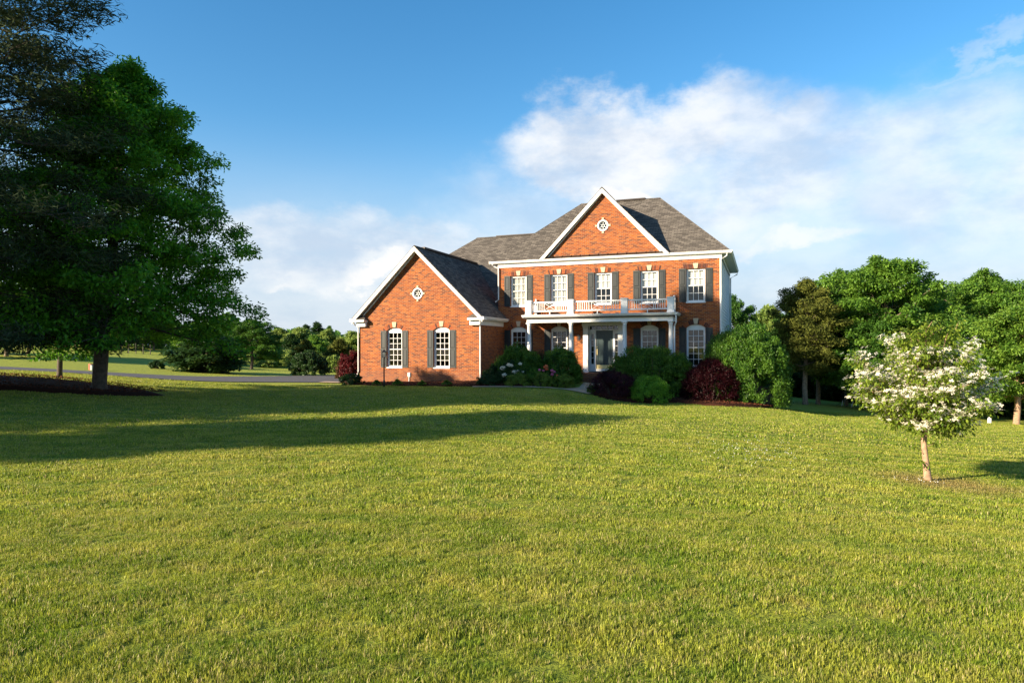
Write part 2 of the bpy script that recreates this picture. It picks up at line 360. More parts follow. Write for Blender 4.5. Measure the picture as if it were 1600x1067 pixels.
# ------------------------------------------------------------------ mesh builders
class MB:
    def __init__(s): s.v = []; s.f = []; s.uv = []; s.var = []
    def face(s, pts, var=0., uvs=None):
        pts = [Vector(p) for p in pts]; i = len(s.v)
        s.v += pts; s.f.append(tuple(range(i, i + len(pts))))
        if uvs is None:
            n = Vector((0, 0, 0))
            for k in range(len(pts)):
                a, b = pts[k], pts[(k + 1) % len(pts)]; n += a.cross(b)
            n = n.normalized() if n.length > 0 else Vector((0, 0, 1))
            if abs(n.z) > .95: ux, uy = Vector((1, 0, 0)), Vector((0, 1, 0))
            else:
                ux = Vector((-n.y, n.x, 0)).normalized(); uy = n.cross(ux)
                if uy.z < 0: uy = -uy
            if abs(n.z) < .05: uvs = [(p.x + p.y if abs(n.x) < .6 else p.y + p.x, p.z) for p in pts]
            else: uvs = [(p.dot(ux), p.dot(uy)) for p in pts]
        s.uv += uvs; s.var.append(var)
    def box(s, a, b, var=0.):
        x0, y0, z0 = a; x1, y1, z1 = b
        q = [(x0, y0, z0), (x1, y0, z0), (x1, y1, z0), (x0, y1, z0), (x0, y0, z1), (x1, y0, z1), (x1, y1, z1), (x0, y1, z1)]
        for f in ((0, 3, 2, 1), (4, 5, 6, 7), (0, 1, 5, 4), (1, 2, 6, 5), (2, 3, 7, 6), (3, 0, 4, 7)): s.face([q[k] for k in f], var)
        return s
    def prism(s, poly, d, var=0.):
        """extrude a closed polygon (list of 3D points) by vector d"""
        d = Vector(d); A = [Vector(p) for p in poly]; B = [p + d for p in A]; n = len(A)
        s.face(A[::-1], var); s.face(B, var)
        for k in range(n): s.face([A[k], A[(k + 1) % n], B[(k + 1) % n], B[k]], var)
        return s
    def tube(s, pts, rad, n=8, caps=True):
        pts = [Vector(p) for p in pts]
        if not isinstance(rad, (list, tuple)): rad = [rad] * len(pts)
        rings = []
        for k, p in enumerate(pts):
            t = (pts[min(k + 1, len(pts) - 1)] - pts[max(k - 1, 0)]).normalized()
            a = t.cross(Vector((0, 0, 1)) if abs(t.z) < .9 else Vector((1, 0, 0))).normalized(); b = t.cross(a)
            rings.append([p + (a * math.cos(2 * math.pi * j / n) + b * math.sin(2 * math.pi * j / n)) * rad[k] for j in range(n)])
        for k in range(len(rings) - 1):
            for j in range(n): s.face([rings[k][j], rings[k][(j + 1) % n], rings[k + 1][(j + 1) % n], rings[k + 1][j]])
        if caps: s.face(rings[0][::-1]); s.face(rings[-1])
        return s
    def lathe(s, prof, c=(0, 0, 0), n=20):
        c = Vector(c)
        rg = [[c + Vector((r * math.cos(2 * math.pi * j / n), r * math.sin(2 * math.pi * j / n), z)) for j in range(n)] for r, z in prof]
        for k in range(len(rg) - 1):
            for j in range(n): s.face([rg[k][j], rg[k][(j + 1) % n], rg[k + 1][(j + 1) % n], rg[k + 1][j]])
        s.face(rg[-1]); s.face(rg[0][::-1])
        return s
    def mesh(s, name, m, smooth=False):
        me = bpy.data.meshes.new(name); me.from_pydata([tuple(v) for v in s.v], [], s.f)
        uv = me.uv_layers.new(name='UVMap'); uv.data.foreach_set('uv', np.array(s.uv, 'f').ravel())
        at = me.attributes.new('var', 'FLOAT', 'FACE'); at.data.foreach_set('value', np.array(s.var, 'f'))
        me.materials.append(MATS[m])
        if smooth:
            import bmesh
            bm = bmesh.new(); bm.from_mesh(me); bmesh.ops.remove_doubles(bm, verts=bm.verts, dist=1e-5); bm.to_mesh(me); bm.free()
            me.shade_smooth()
        me.update(); return me
    def obj(s, name, m, parent=None, smooth=False, label=None):
        return link(name, s.mesh(name, m, smooth), parent, label)
def link(name, me, parent=None, label=None):
    o = bpy.data.objects.new(name, me); col.objects.link(o)
    if parent: o.parent = parent
    if label: o['label'] = label
    return o
def thing(name, label, cat, loc=(0, 0, 0), rz=0., group=None):
    o = bpy.data.objects.new(name, None); col.objects.link(o); o.location = loc; o.rotation_euler = (0, 0, rz)
    o.empty_display_size = .2; o['label'] = label; o['category'] = cat
    if group: o['group'] = group
    return o
def tag(o, label, cat, group=None):
    o['label'] = label; o['category'] = cat
    if group: o['group'] = group
    return o
def dup(root, loc, rz=0., scale=(1, 1, 1), label=None, group=None):
    r = root.copy(); col.objects.link(r); r.location = loc; r.rotation_euler = (0, 0, rz); r.scale = scale
    if label: r['label'] = label
    if group: r['group'] = group
    for ch in list(root.children):
        c = ch.copy(); col.objects.link(c); c.parent = r
        for g in ch.children: d_ = g.copy(); col.objects.link(d_); d_.parent = c
    return r
def quads_mesh(name, V, var, m, per=4):
    """V: (N, per, 3) array of separate faces"""
    N = len(V); me = bpy.data.meshes.new(name)
    me.vertices.add(N * per); me.vertices.foreach_set('co', np.ascontiguousarray(V, 'f').ravel())
    me.loops.add(N * per); me.loops.foreach_set('vertex_index', np.arange(N * per, dtype='i'))
    me.polygons.add(N); me.polygons.foreach_set('loop_start', np.arange(0, N * per, per, dtype='i'))
    try: me.polygons.foreach_set('loop_total', np.full(N, per, 'i'))
    except Exception: pass
    at = me.attributes.new('var', 'FLOAT', 'FACE'); at.data.foreach_set('value', np.asarray(var, 'f'))
    me.materials.append(MATS[m]); me.update(calc_edges=True)
    return me
def unit(a): return a / (np.linalg.norm(a, axis=-1, keepdims=True) + 1e-9)
def leaves(C, axis, nrm, L, Wd, rng, fold=.12):
    """leaf-shaped four-cornered faces at C along axis, facing nrm"""
    N = len(C); a = unit(axis); n = unit(nrm - a * (nrm * a).sum(1, keepdims=True)); b = np.cross(a, n)
    L = np.broadcast_to(L, N)[:, None]; Wd = np.broadcast_to(Wd, N)[:, None]
    base = C - a * L * .5; tip = C + a * L * .5 - n * L * fold
    mid = C + a * L * .05 + n * L * fold * .5
    return np.stack([base, mid + b * Wd * .5, tip, mid - b * Wd * .5], 1)

def crown_tree(seed, H, base, prof, nlimb, tr, nleaf, ll, lw, limb_up=(.05, .8), droop=.1, twig=3, pad=(.55, .3), lean=0., style='broad', sides=7, bend=.3, rlimb=.35):
    """trunk and limbs (MB) and leaf faces (array) of one tree"""
    rng = np.random.default_rng(seed); mb = MB()
    top = np.array([lean, 0, H * .97])
    tp = [np.array([0, 0, 0.]) + np.array([rng.normal(0, .02) * H * bend * (k > 0), rng.normal(0, .02) * H * bend * (k > 0), 0]) + top * k / 7 for k in range(8)]
    flare = [1.45, 1.0, .86, .72, .56, .4, .24, .08]
    tp2 = [tp[0] + np.array([0, 0, -.25]), tp[0] + np.array([0, 0, .12 * H * .25])] + tp[1:]
    mb.tube([tuple(p) for p in tp2], [tr * x for x in ([1.5, 1.05] + flare[1:])], 10)
    def trunk_at(h):
        k = min(6.999, max(0, h / (H * .97) * 7)); i = int(k); f = k - i
        return tp[i] * (1 - f) + tp[i + 1] * f
    pads = []
    for i in range(nlimb):
        q = (i + .5 + rng.uniform(-.4, .4)) / nlimb; h = base + (H * .95 - base) * q
        a = i * 2.399 + rng.uniform(-.5, .5); p0 = trunk_at(h)
        hr = (h - base) / (H - base)
        up = limb_up[0] + (limb_up[1] - limb_up[0]) * hr + rng.uniform(-.12, .12)
        rr = prof(min(1, hr + up * .12)) * rng.uniform(.78, 1.06)
        e = np.array([math.cos(a) * rr, math.sin(a) * rr, up * rr * .8])
        pts = []
        for k in range(6):
            f = k / 5
            z = e[2] * f - droop * rr * f * f + (.06 * rr * math.sin(f * 5 + i))
            pts.append(p0 + np.array([e[0] * f, e[1] * f, z]) + rng.normal(0, .03 * rr, 3) * (0 < k < 5))
        r0 = max(.012, tr * rlimb * (1 - hr * .75))
        mb.tube([tuple(p) for p in pts], [r0 * (1 - .17 * k) for k in range(6)], sides if r0 > .03 else 5, False)
        ns = max(2, int(twig * (.5 + rr / prof(.2) if prof(.2) > 0 else 1)))
        dirn = unit(np.array([e[0], e[1], 0]))
        side = np.array([-dirn[1], dirn[0], 0])
        for k in range(ns * 2 + 1):
            f = .25 + .75 * k / (ns * 2); j = min(4, int(f * 5)); g = f * 5 - j
            q0 = pts[j] * (1 - g) + pts[j + 1] * g
            sl = rr * rng.uniform(.18, .36) * (1.15 - .6 * f) * (1 if k % 2 else -1)
            q1 = q0 + side * sl + dirn * abs(sl) * rng.uniform(.4, 1.) + np.array([0, 0, rng.uniform(-.45, .7) * abs(sl)])
            if k == ns * 2: q1 = q0 + dirn * abs(sl) * .6
            mb.tube([tuple(q0), tuple((q0 + q1) / 2 + rng.normal(0, .02, 3)), tuple(q1)], [r0 * .38 * (1.1 - f * .6), r0 * .26, r0 * .1], 4, False)
            pads.append((q1, rng.uniform(.75, 1.25), dirn)); 
            if rng.random() < .8: pads.append(((q0 + q1) / 2, rng.uniform(.5, .95), dirn))
    pads.append((tp[7] + np.array([0, 0, .1]), .8, np.array([0, 0, 1.])))
    pads.append((trunk_at(H * .92), .8, np.array([0, 0, 1.])))
    PC = np.array([p[0] for p in pads]); PS = np.array([p[1] for p in pads]); PD = np.array([p[2] for p in pads])
    if style == 'skirt': pass
    w_ = PS ** 2; idx = rng.choice(len(PC), nleaf, p=w_ / w_.sum())
    off = unit(rng.normal(0, 1, (nleaf, 3))) * (rng.random((nleaf, 1)) ** .45)
    tone = rng.normal(0, .16, len(PC))[idx]
    S = PS[idx][:, None]
    if style == 'spray':      # juniper sprays: long, thin, pointing out
        off = off * np.array([1, 1, .55]) * pad[0] * S
        ax = PD[idx] * .9 + rng.normal(0, .55, (nleaf, 3)) + np.array([0, 0, -.15])
        nr = rng.normal(0, 1, (nleaf, 3)) + np.array([0, 0, .6])
    else:
        off = off * np.array([pad[0], pad[0], pad[1]]) * S
        ax = off * 1.2 / pad[0] + rng.normal(0, .6, (nleaf, 3)) + np.array([0, 0, -.25]) + PD[idx] * .3
        nr = rng.normal(0, .55, (nleaf, 3)) + np.array([0, 0, .9]) + off * .6 / pad[0]
    C = PC[idx] + off
    C[:, 2] = np.maximum(C[:, 2], base * .55)
    V = leaves(C, ax, nr, ll * rng.uniform(.7, 1.3, nleaf), lw * rng.uniform(.7, 1.3, nleaf), rng)
    var = np.clip(rng.normal(.5, .2, nleaf) + tone, 0, 1)
    return mb, V, var
def plant_tree(name, label, cat, loc, rz, spec, leaf, bark='bark', group=None):
    mb, V, var = spec
    t = thing(name, label, cat, loc, rz, group)
    mb.obj('trunk', bark, t, True)
    link('crown', quads_mesh('crown', V, var, leaf), t)
    return t

def bush_spec(seed, rx, ry, h, nleaf, ll, lw, lump=.16, base=.0, flat=2.2, up=.5, shell=(.72, 1.04), dens_in=.0):
    """leaf shell of a shrub with its own irregular outline"""
    rng = np.random.default_rng(seed)
    th = rng.uniform(0, 2 * math.pi, nleaf); cz = rng.uniform(-.25, 1, nleaf)
    ph = np.arcsin(np.clip(cz, -1, 1))
    dirs = np.stack([np.cos(th) * np.cos(ph), np.sin(th) * np.cos(ph), np.sin(ph)], 1)
    r = np.ones(nleaf)
    for k in range(14):
        c = unit(rng.normal(0, 1, 3)); c[2] = abs(c[2]) * .8; kk = rng.uniform(5, 22)
        r += lump * rng.uniform(-.6, 1) * np.exp(kk * ((dirs @ unit(c)) - 1))
    for k in range(60):
        c = unit(rng.normal(0, 1, 3)); kk = rng.uniform(50, 160)
        r += lump * .8 * rng.uniform(-.9, 1) * np.exp(kk * ((dirs @ c) - 1))
    # leaves gather in clumps that sit on the outline, some proud of it
    K = max(60, int(nleaf / 90)); kd = unit(rng.normal(0, 1, (K, 3)) + [0, 0, .25]); kd[:, 2] = np.where(kd[:, 2] < -.3, -kd[:, 2], kd[:, 2])
    kr = np.interp(rng.random(K), [0, .25, .85, 1], [shell[0] * .8, .88, 1., 1.08])
    rk = np.ones(K)
    rng2 = np.random.default_rng(seed + 500)
    for k in range(14):
        c = unit(rng2.normal(0, 1, 3)); c[2] = abs(c[2]) * .8; kk = rng2.uniform(5, 22)
        rk += lump * rng2.uniform(-.7, 1) * np.exp(kk * ((kd @ unit(c)) - 1))
    kc = kd * (kr * rk)[:, None]; idx = rng.integers(0, K, nleaf)
    cs = np.interp(math.sqrt(K), [8, 30], [.20, .105]) * rng.uniform(.6, 1.3, K)
    o3 = unit(rng.normal(0, 1, (nleaf, 3))) * rng.random((nleaf, 1)) ** .5
    C = kc[idx] + o3 * cs[idx][:, None]
    dirs = unit(unit(C) + o3 * .9)
    tone = rng.normal(0, .15, K)[idx]
    sq = C[:, 2]
    C = np.stack([C[:, 0] * rx, C[:, 1] * ry, (sq * .74 + .22) * h], 1)
    C[:, 2] = np.maximum(C[:, 2] + base, .02)
    nr = dirs + rng.normal(0, .55, (nleaf, 3)) + np.array([0, 0, .25])
    ax = rng.normal(0, .7, (nleaf, 3)) + dirs * .5 + np.array([0, 0, up])
    V = leaves(C, ax, nr, ll * rng.uniform(.65, 1.35, nleaf), lw * rng.uniform(.65, 1.35, nleaf), rng)
    return V, np.clip(rng.normal(.5, .2, nleaf) + tone, 0, 1)
def stems_mb(seed, rx, h, n=9, r=.018, z0=-.1):
    rng = random.Random(seed); mb = MB()
    for k in range(n):
        a = rng.uniform(0, 6.28); q = rng.uniform(.25, .75)
        x, y = math.cos(a) * rx * q, math.sin(a) * rx * q
        mb.tube([(x * .15, y * .15, z0), (x * .5, y * .5, h * .3), (x, y, h * rng.uniform(.55, .8))], [r, r * .8, r * .3], 5, False)
    return mb
def bush(name, label, cat, loc, rz, spec, leaf, rx, h, group=None, bark='bark', nstem=9, r=.018):
    t = thing(name, label, cat, loc, rz, group)
    link('foliage', quads_mesh('foliage', *spec, leaf), t)
    stems_mb(int(rx * 1000), rx, h, nstem, r).obj('stem', bark, t, True)
    return t

# ------------------------------------------------------------------ ground
def grid_mesh():
    def axis(lo, hi, fine0, fine1, st):
        a = list(np.arange(fine0, fine1 + 1e-6, st)); s = st; x = fine1
        while x < hi: s *= 1.13; x += s; a.append(x)
        s = st; x = fine0
        while x > lo: s *= 1.13; x -= s; a.insert(0, x)
        return np.array(a)
    xs = axis(-1500, 1500, -34, 40, .5); ys = axis(-500, 2500, -4, 56, .5)
    X, Y = np.meshgrid(xs, ys); Z = hgt(X, Y)
    rng = np.random.default_rng(5)
    nx, ny = len(xs), len(ys)
    V = np.stack([X, Y, Z], 2).reshape(-1, 3)
    i = np.arange(ny - 1)[:, None] * nx + np.arange(nx - 1)[None, :]
    F = np.stack([i, i + 1, i + nx + 1, i + nx], 2).reshape(-1, 4)
    me = bpy.data.meshes.new('lawn'); me.from_pydata(V.tolist(), [], F.tolist())
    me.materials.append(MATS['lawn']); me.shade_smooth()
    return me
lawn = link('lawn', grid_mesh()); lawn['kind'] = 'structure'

def sheet(name, m, left, right, lift, kind='structure'):
    """strip that follows the ground between two plan polylines"""
    mb = MB(); N = 14
    L = np.array(left, float); Rr = np.array(right, float); rows = []
    def res(a, n=60):
        d_ = np.r_[0, np.cumsum(np.hypot(*np.diff(a, axis=0).T))]; t = np.linspace(0, d_[-1], n)
        return np.stack([np.interp(t, d_, a[:, 0]), np.interp(t, d_, a[:, 1])], 1)
    L = res(L); Rr = res(Rr)
    G = np.stack([L * (1 - k / N) + Rr * k / N for k in range(N + 1)], 0)
    Z = hgt(G[..., 0], G[..., 1]) + lift
    for i in range(N):
        for j in range(59):
            q = [(i, j), (i + 1, j), (i + 1, j + 1), (i, j + 1)]
            mb.face([(G[a, b, 0], G[a, b, 1], Z[a, b]) for a, b in q])
    o = mb.obj(name, m, None, True); o['kind'] = kind
    return o
def g2(px, Y): return ((px - 800) / FPX * Y, Y)
sheet('driveway', 'asphalt', [g2(-260, 34), g2(0, 33.3), g2(150, 33.6), g2(300, 35.0), g2(430, 36.6), g2(505, 37.5), g2(548, 38.3)],
      [g2(-260, 38.5), g2(0, 37.5), g2(150, 38.2), g2(300, 40.5), g2(400, 43.8), g2(470, 47), g2(552, 52)], .035)
sheet('path', 'concrete', [g2(497, 37.2), g2(520, 36.9), g2(560, 36.9)], [g2(508, 38.4), g2(525, 38.2), g2(560, 38.2)], .05)
# mulch beds: low mounds, crossed by chips of bark
def patch(name, poly, lift, m, h=.05):
    """closed plan polygon laid on the ground, slightly crowned"""
    P_ = np.array(poly, float); c = P_.mean(0); mb = MB(); K = 8
    rings = [c + (P_ - c) * k / K for k in range(K + 1)]
    Z = [hgt(r[:, 0], r[:, 1]) + lift + h * (1 - (k / K) ** 4) for k, r in enumerate(rings)]
    Z[-1] = Z[-1] - lift - .03
    n = len(P_)
    for k in range(K):
        for j in range(n):
            j2 = (j + 1) % n
            a = [(k, j), (k + 1, j), (k + 1, j2), (k, j2)] if k else [(0, j), (1, j), (1, j2)]
            mb.face([(rings[p][q][0], rings[p][q][1], Z[p][q]) for p, q in a])
    o = mb.obj(name, m, None, True); o['kind'] = 'structure'
    return o
def smooth_poly(pts, n=8):
    P_ = [np.array(p) for p in pts]; N = len(P_); out = []
    for i in range(N):
        p0, p1, p2, p3 = P_[i - 1], P_[i], P_[(i + 1) % N], P_[(i + 2) % N]
        for k in range(n):
            t = k / n
            out.append(.5 * ((2 * p1) + (-p0 + p2) * t + (2 * p0 - 5 * p1 + 4 * p2 - p3) * t * t + (-p0 + 3 * p1 - 3 * p2 + p3) * t ** 3))
    return out
BED1 = smooth_poly([g2(532, 36.2), g2(560, 35.0), g2(620, 33.9), g2(680, 33.3), g2(745, 32.6), g2(800, 32.2), g2(850, 32.1), g2(884, 32.3), g2(893, 33.6), g2(890, 36.5), g2(790, 36.8), g2(740, 36), g2(640, 36.5), g2(565, 38.6), g2(545, 39)])
BED2 = smooth_poly([g2(922, 32.6), g2(918, 31.6), g2(935, 30.7), g2(965, 30.2), g2(1010, 30.3), g2(1060, 30.6), g2(1100, 29.6), g2(1150, 29.0), g2(1200, 30.1), g2(1215, 32), g2(1190, 34), g2(1080, 35.4), g2(985, 35.4), g2(958, 34.3)])
BED3 = smooth_poly([g2(-120, 19.5), g2(0, 21.0), g2(150, 22.8), g2(238, 24.2), g2(262, 25.0), g2(225, 26.3), g2(150, 27), g2(0, 26.5), g2(-150, 25)])
patch('mulch_bed', BED1, .03, 'mulch'); patch('mulch_bed', BED2, .03, 'mulch', .12); patch('mulch_bed', BED3, .03, 'mulch', .16)
sheet('path', 'concrete', [g2(738, 32.15), g2(800, 31.75), g2(850, 31.65), g2(884, 31.75), g2(905, 32.6), g2(912, 34.3)],
      [g2(738, 32.5), g2(800, 32.1), g2(850, 32.0), g2(920, 31.1), g2(935, 32.4), g2(958, 34.3)], .045)

from itertools import product
def in_poly(x, y, poly):
    P_ = np.array(poly); c = np.zeros(len(x), bool); j = len(P_) - 1
    for i in range(len(P_)):
        xi, yi = P_[i]; xj, yj = P_[j]
        c ^= ((yi > y) != (yj > y)) & (x < (xj - xi) * (y - yi) / (yj - yi + 1e-12) + xi); j = i
    return c
DRIVE = [g2(-260, 33.9), g2(0, 33.2), g2(150, 33.5), g2(300, 34.9), g2(430, 36.5), g2(505, 37.3), g2(560, 36.8), g2(560, 53), g2(470, 47.1), g2(400, 43.9), g2(300, 40.6), g2(150, 38.3), g2(0, 37.6), g2(-260, 38.6)]
WALK = [g2(736, 31.9), g2(800, 31.6), g2(850, 31.5), g2(920, 30.9), g2(960, 34.3), g2(910, 34.6), g2(884, 32.4), g2(736, 32.6)]

# ------------------------------------------------------------------ the house (local axes: x along the front, y into the house)
HX, HY, HR = 4.92, 36.66, -R(20.13)
house = thing('brick_house', 'two-storey red brick house with white trim, dark shutters, central gable and a garage wing', 'house', (HX, HY, 0), HR)
def hw(t, s, z=0.):
    return Vector((HX + math.cos(HR) * t - math.sin(HR) * s, HY + math.sin(HR) * t + math.cos(HR) * s, z))
def rect(u0, u1, z0, z1): return [(u0, z0), (u1, z0), (u1, z1), (u0, z1)]
def arched(uc, w_, z0, zc, rise, n=10):
    h = w_ / 2; r = (h * h + rise * rise) / (2 * rise); cz = zc - r; a0 = math.asin(h / r)
    return [(uc - h, z0), (uc + h, z0)] + [(uc + r * math.sin(a0 - 2 * a0 * k / n), cz + r * math.cos(a0 - 2 * a0 * k / n)) for k in range(n + 1)]
def circ(uc, zc, r, n=24): return [(uc + r * math.cos(2 * math.pi * k / n), zc + r * math.sin(2 * math.pi * k / n)) for k in range(n)]
def wall(mb, outer, holes, s0, depth=.17, back=None):
    """front-facing wall (plane y = s0) with real openings and reveals"""
    loops = [[Vector((u, z, 0)) for u, z in L] for L in [outer] + holes]
    flat = [v for L in loops for v in L]
    for tri in tessellate_polygon(loops):
        p = [flat[i] for i in tri]
        if (p[1] - p[0]).cross(p[2] - p[0]).z < 0: p = p[::-1]
        mb.face([(q.x, s0, q.y) for q in p], 0, [(q.x, q.y) for q in p])
    for L in holes:
        for k in range(len(L)):
            a, b = L[k], L[(k + 1) % len(L)]
            mb.face([(b[0], s0, b[1]), (a[0], s0, a[1]), (a[0], s0 + depth, a[1]), (b[0], s0 + depth, b[1])], 0,
                    [(b[0], b[1]), (a[0], a[1]), (a[0] + depth, a[1] + .02), (b[0] + depth, b[1] + .02)])
E0 = EYE
WW = .946
a_, b_ = 2.471, 4.842
UP0, UP1 = 2.376 + E0, 4.098 + E0
LO0, LO1 = -.96 + E0, 1.229 + E0
gm = -9.41; G1, G2 = -7.975, -10.826
GLO0, GLO1 = -1.006 + E0, 1.168 + E0
ZE = 4.85 + E0
# front wall
w1 = MB()
holes = [rect(t - WW / 2, t + WW / 2, UP0, UP1) for t in (-b_, -a_, 0, a_, b_)]
holes += [arched(t, WW, LO0, LO1, .17) for t in (-b_, -a_, a_, b_)]
holes.append([(-1.05, .5), (1.05, .5), (1.05, 3.3), (-1.05, 3.3)])
wall(w1, [(-6.06, -.6), (6.06, -.6), (6.06, ZE), (-6.06, ZE)], holes, 0)
for f in ((-6.06, 9.37, -6.06, 0),): w1.face([(-6.06, 9.37, -.6), (-6.06, 0, -.6), (-6.06, 0, ZE), (-6.06, 9.37, ZE)])
w1.face([(6.06, 9.37, -2), (-6.06, 9.37, -2), (-6.06, 9.37, ZE), (6.06, 9.37, ZE)])
w1.obj('wall', 'brick', house)
# pediment wall over the door
w2 = MB(); GP_P = (8.63 - 4.93) / 3.56
wall(w2, [(-3.42, 4.98 + E0), (3.42, 4.98 + E0), (0, 8.63 - .1 + E0)], [circ(0, 6.62 + E0, .27)], -.004)
w2.obj('gable_wall', 'brick', house)
# garage wing
w3 = MB()
zg = 1.76 + E0
wall(w3, [(-13.04, -.5), (-5.78, -.5), (-5.78, zg), (gm, zg + 3.63 * .982), (-13.04, zg)],
     [arched(t, WW, GLO0, GLO1, .17) for t in (G1, G2)] + [circ(gm + .02, 2.98 + E0, .27)], -3.437)
w3.face([(-5.78, -3.437, -.5), (-5.78, 0, -.5), (-5.78, 0, zg), (-5.78, -3.437, zg)])
w3.face([(-13.04, 14, -.5), (-13.04, -3.437, -.5), (-13.04, -3.437, zg), (-13.04, 14, zg)])
w3.face([(-13.04, 4.5, zg), (-13.04, 0, zg), (-13.04, 4.5, zg + 3.4)])
w3.face([(-13.04, 4.5, zg + 3.4), (-13.04, 14, zg), (-13.04, 14, zg - .01), (-13.04, 4.5, zg)])
w3.obj('garage_wall', 'brick', house)
# right side: clapboards and corner boards
sd = MB(); zz = -1.2
while zz < ZE - .1:
    h = .175
    sd.prism([(6.06, .05, zz), (6.105, .05, zz), (6.078, .05, zz + h + .01), (6.06, .05, zz + h + .01)], (0, 9.3, 0)); zz += h
sd.obj('siding', 'siding', house)
cb = MB(); cb.box((6.03, -.035, -1.2), (6.125, .12, ZE - .06)); cb.obj('corner_board', 'white_trim', house)
cb = MB(); cb.box((6.07, 9.28, -1.6), (6.13, 9.42, ZE - .06)); cb.obj('corner_board', 'white_trim', house)

def window(uc, z0, z1, s0, rows_up, rows_lo, arch=0., curtain=None, label=None):
    f = MB(); h = WW / 2; y0, y1 = s0 + .095, s0 + .16; c = .062
    zt = z1 - (.23 if arch else 0)          # top of the glazed rectangle
    f.box((uc - h, y0, z0), (uc - h + c, y1, zt)); f.box((uc + h - c, y0, z0), (uc + h, y1, zt))
    f.box((uc - h + c, y0 + .001, z0), (uc + h - c, y1, z0 + c)); 
    if arch:
        A = arched(uc, WW, zt - .03, z1, arch)
        f.prism([(u, y0 + .002, z) for u, z in A], (0, y1 - y0, 0))
        A2 = arched(uc, WW - .14, zt + .01, z1 - .055, arch * .8)
        f.prism([(u, y0 - .012, z) for u, z in A2], (0, .02, 0))
    else: f.box((uc - h + c, y0 + .001, z1 - c), (uc + h - c, y1, z1))
    zt2 = zt - (c if not arch else .03)
    f.box((uc - h - .0, s0 - .03, z0 - .045), (uc + h + .0, s0 + .17, z0 + .012))           # sill
    f.box((uc - h - .02, s0 - .022, z0 - .045), (uc - h - .001, s0 + .0, z0 + .008)); f.box((uc + h + .001, s0 - .022, z0 - .045), (uc + h + .02, s0 + .0, z0 + .008))
    gl, gr, gb = uc - h + c, uc + h - c, z0 + c
    n = rows_up + rows_lo; zm = gb + (zt2 - gb) * rows_lo / n
    for (za, zb, ys, rows) in ((gb, zm + .02, y0 + .028, rows_lo), (zm - .02, zt2, y0 + .012, rows_up)):
        r = .036
        f.box((gl, ys, za), (gl + r, ys + .03, zb)); f.box((gr - r, ys, za), (gr, ys + .03, zb))
        f.box((gl + r, ys, za), (gr - r, ys + .029, za + r)); f.box((gl + r, ys, zb - r), (gr - r, ys + .029, zb))
        for k in (1, 2):
            x = gl + r + (gr - gl - 2 * r) * k / 3; f.box((x - .011, ys + .004, za + r), (x + .011, ys + .02, zb - r))
        for k in range(1, rows):
            z = za + r + (zb - za - 2 * r) * k / rows; f.box((gl + r, ys + .005, z - .011), (gr - r, ys + .019, z + .011))
    o = f.obj('window', 'white_paint', house, label=label)
    p = MB(); p.face([(gl, y1 - .005, gb), (gr, y1 - .005, gb), (gr, y1 - .005, zt2), (gl, y1 - .005, zt2)]); p.obj('pane', 'glass', o)
    if curtain:
        q = MB(); zb = gb if curtain == 'lace' else gb + (zt2 - gb) * curtain
        n = 26
        P2 = [(gl + (gr - gl) * k / n, s0 + .21 + (.02 * math.sin(k * 1.9) if curtain == 'lace' else 0)) for k in range(n + 1)]
        for k in range(n): q.face([(*P2[k], zb), (*P2[k + 1], zb), (*P2[k + 1], zt2), (*P2[k], zt2)])
        q.obj('curtain' if curtain == 'lace' else 'window_blind', 'curtain_cloth', o)
    # reveals' dark room behind
    return o
def soldier(mb, pts_fn, n, skip, seed):
    rng = random.Random(seed)
    for k in range(n):
        if k in skip: continue
        mb.prism(pts_fn(k), (0, .02, 0), rng.random())
def flat_arch(uc, z, s0, seed):
    mb = MB(); wd = WW + .22; n = 14; hh = .225
    def fn(k):
        a = -wd / 2 + wd * k / n; b = a + wd / n - .012; sp = 1.10
        return [(uc + a, s0 - .006, z), (uc + b, s0 - .006, z), (uc + b * sp, s0 - .006, z + hh), (uc + a * sp, s0 - .006, z + hh)]
    for sk in (range(6, 14), range(0, 8)): mb = MB(); soldier(mb, fn, n, sk, seed); mb.obj('brick_lintel', 'soldier_brick', house)
def round_arch(uc, zc, rise, s0, seed):
    mb = MB(); h = WW / 2; r = (h * h + rise * rise) / (2 * rise); cz = zc - r; a0 = math.asin(h / r) * 1.22; n = 16; hh = .235
    def fn(k):
        A = -a0 + 2 * a0 * k / n; B = A + 2 * a0 / n * .84
        return [(uc + (r + .01) * math.sin(A), s0 - .006, cz + (r + .01) * math.cos(A)), (uc + (r + .01) * math.sin(B), s0 - .006, cz + (r + .01) * math.cos(B)),
                (uc + (r + hh) * math.sin(B), s0 - .006, cz + (r + hh) * math.cos(B)), (uc + (r + hh) * math.sin(A), s0 - .006, cz + (r + hh) * math.cos(A))]
    for sk in (range(7, 16), range(0, 9)): mb = MB(); soldier(mb, fn, n, sk, seed); mb.obj('brick_lintel', 'soldier_brick', house)
def keystone(uc, z, s0, h=.27, a=.085, b=.135):
    mb = MB(); mb.prism([(uc - a, s0 - .035, z), (uc + a, s0 - .035, z), (uc + b, s0 - .035, z + h), (uc - b, s0 - .035, z + h)], (0, .06, 0))
    mb.obj('keystone', 'cream_stone', house)
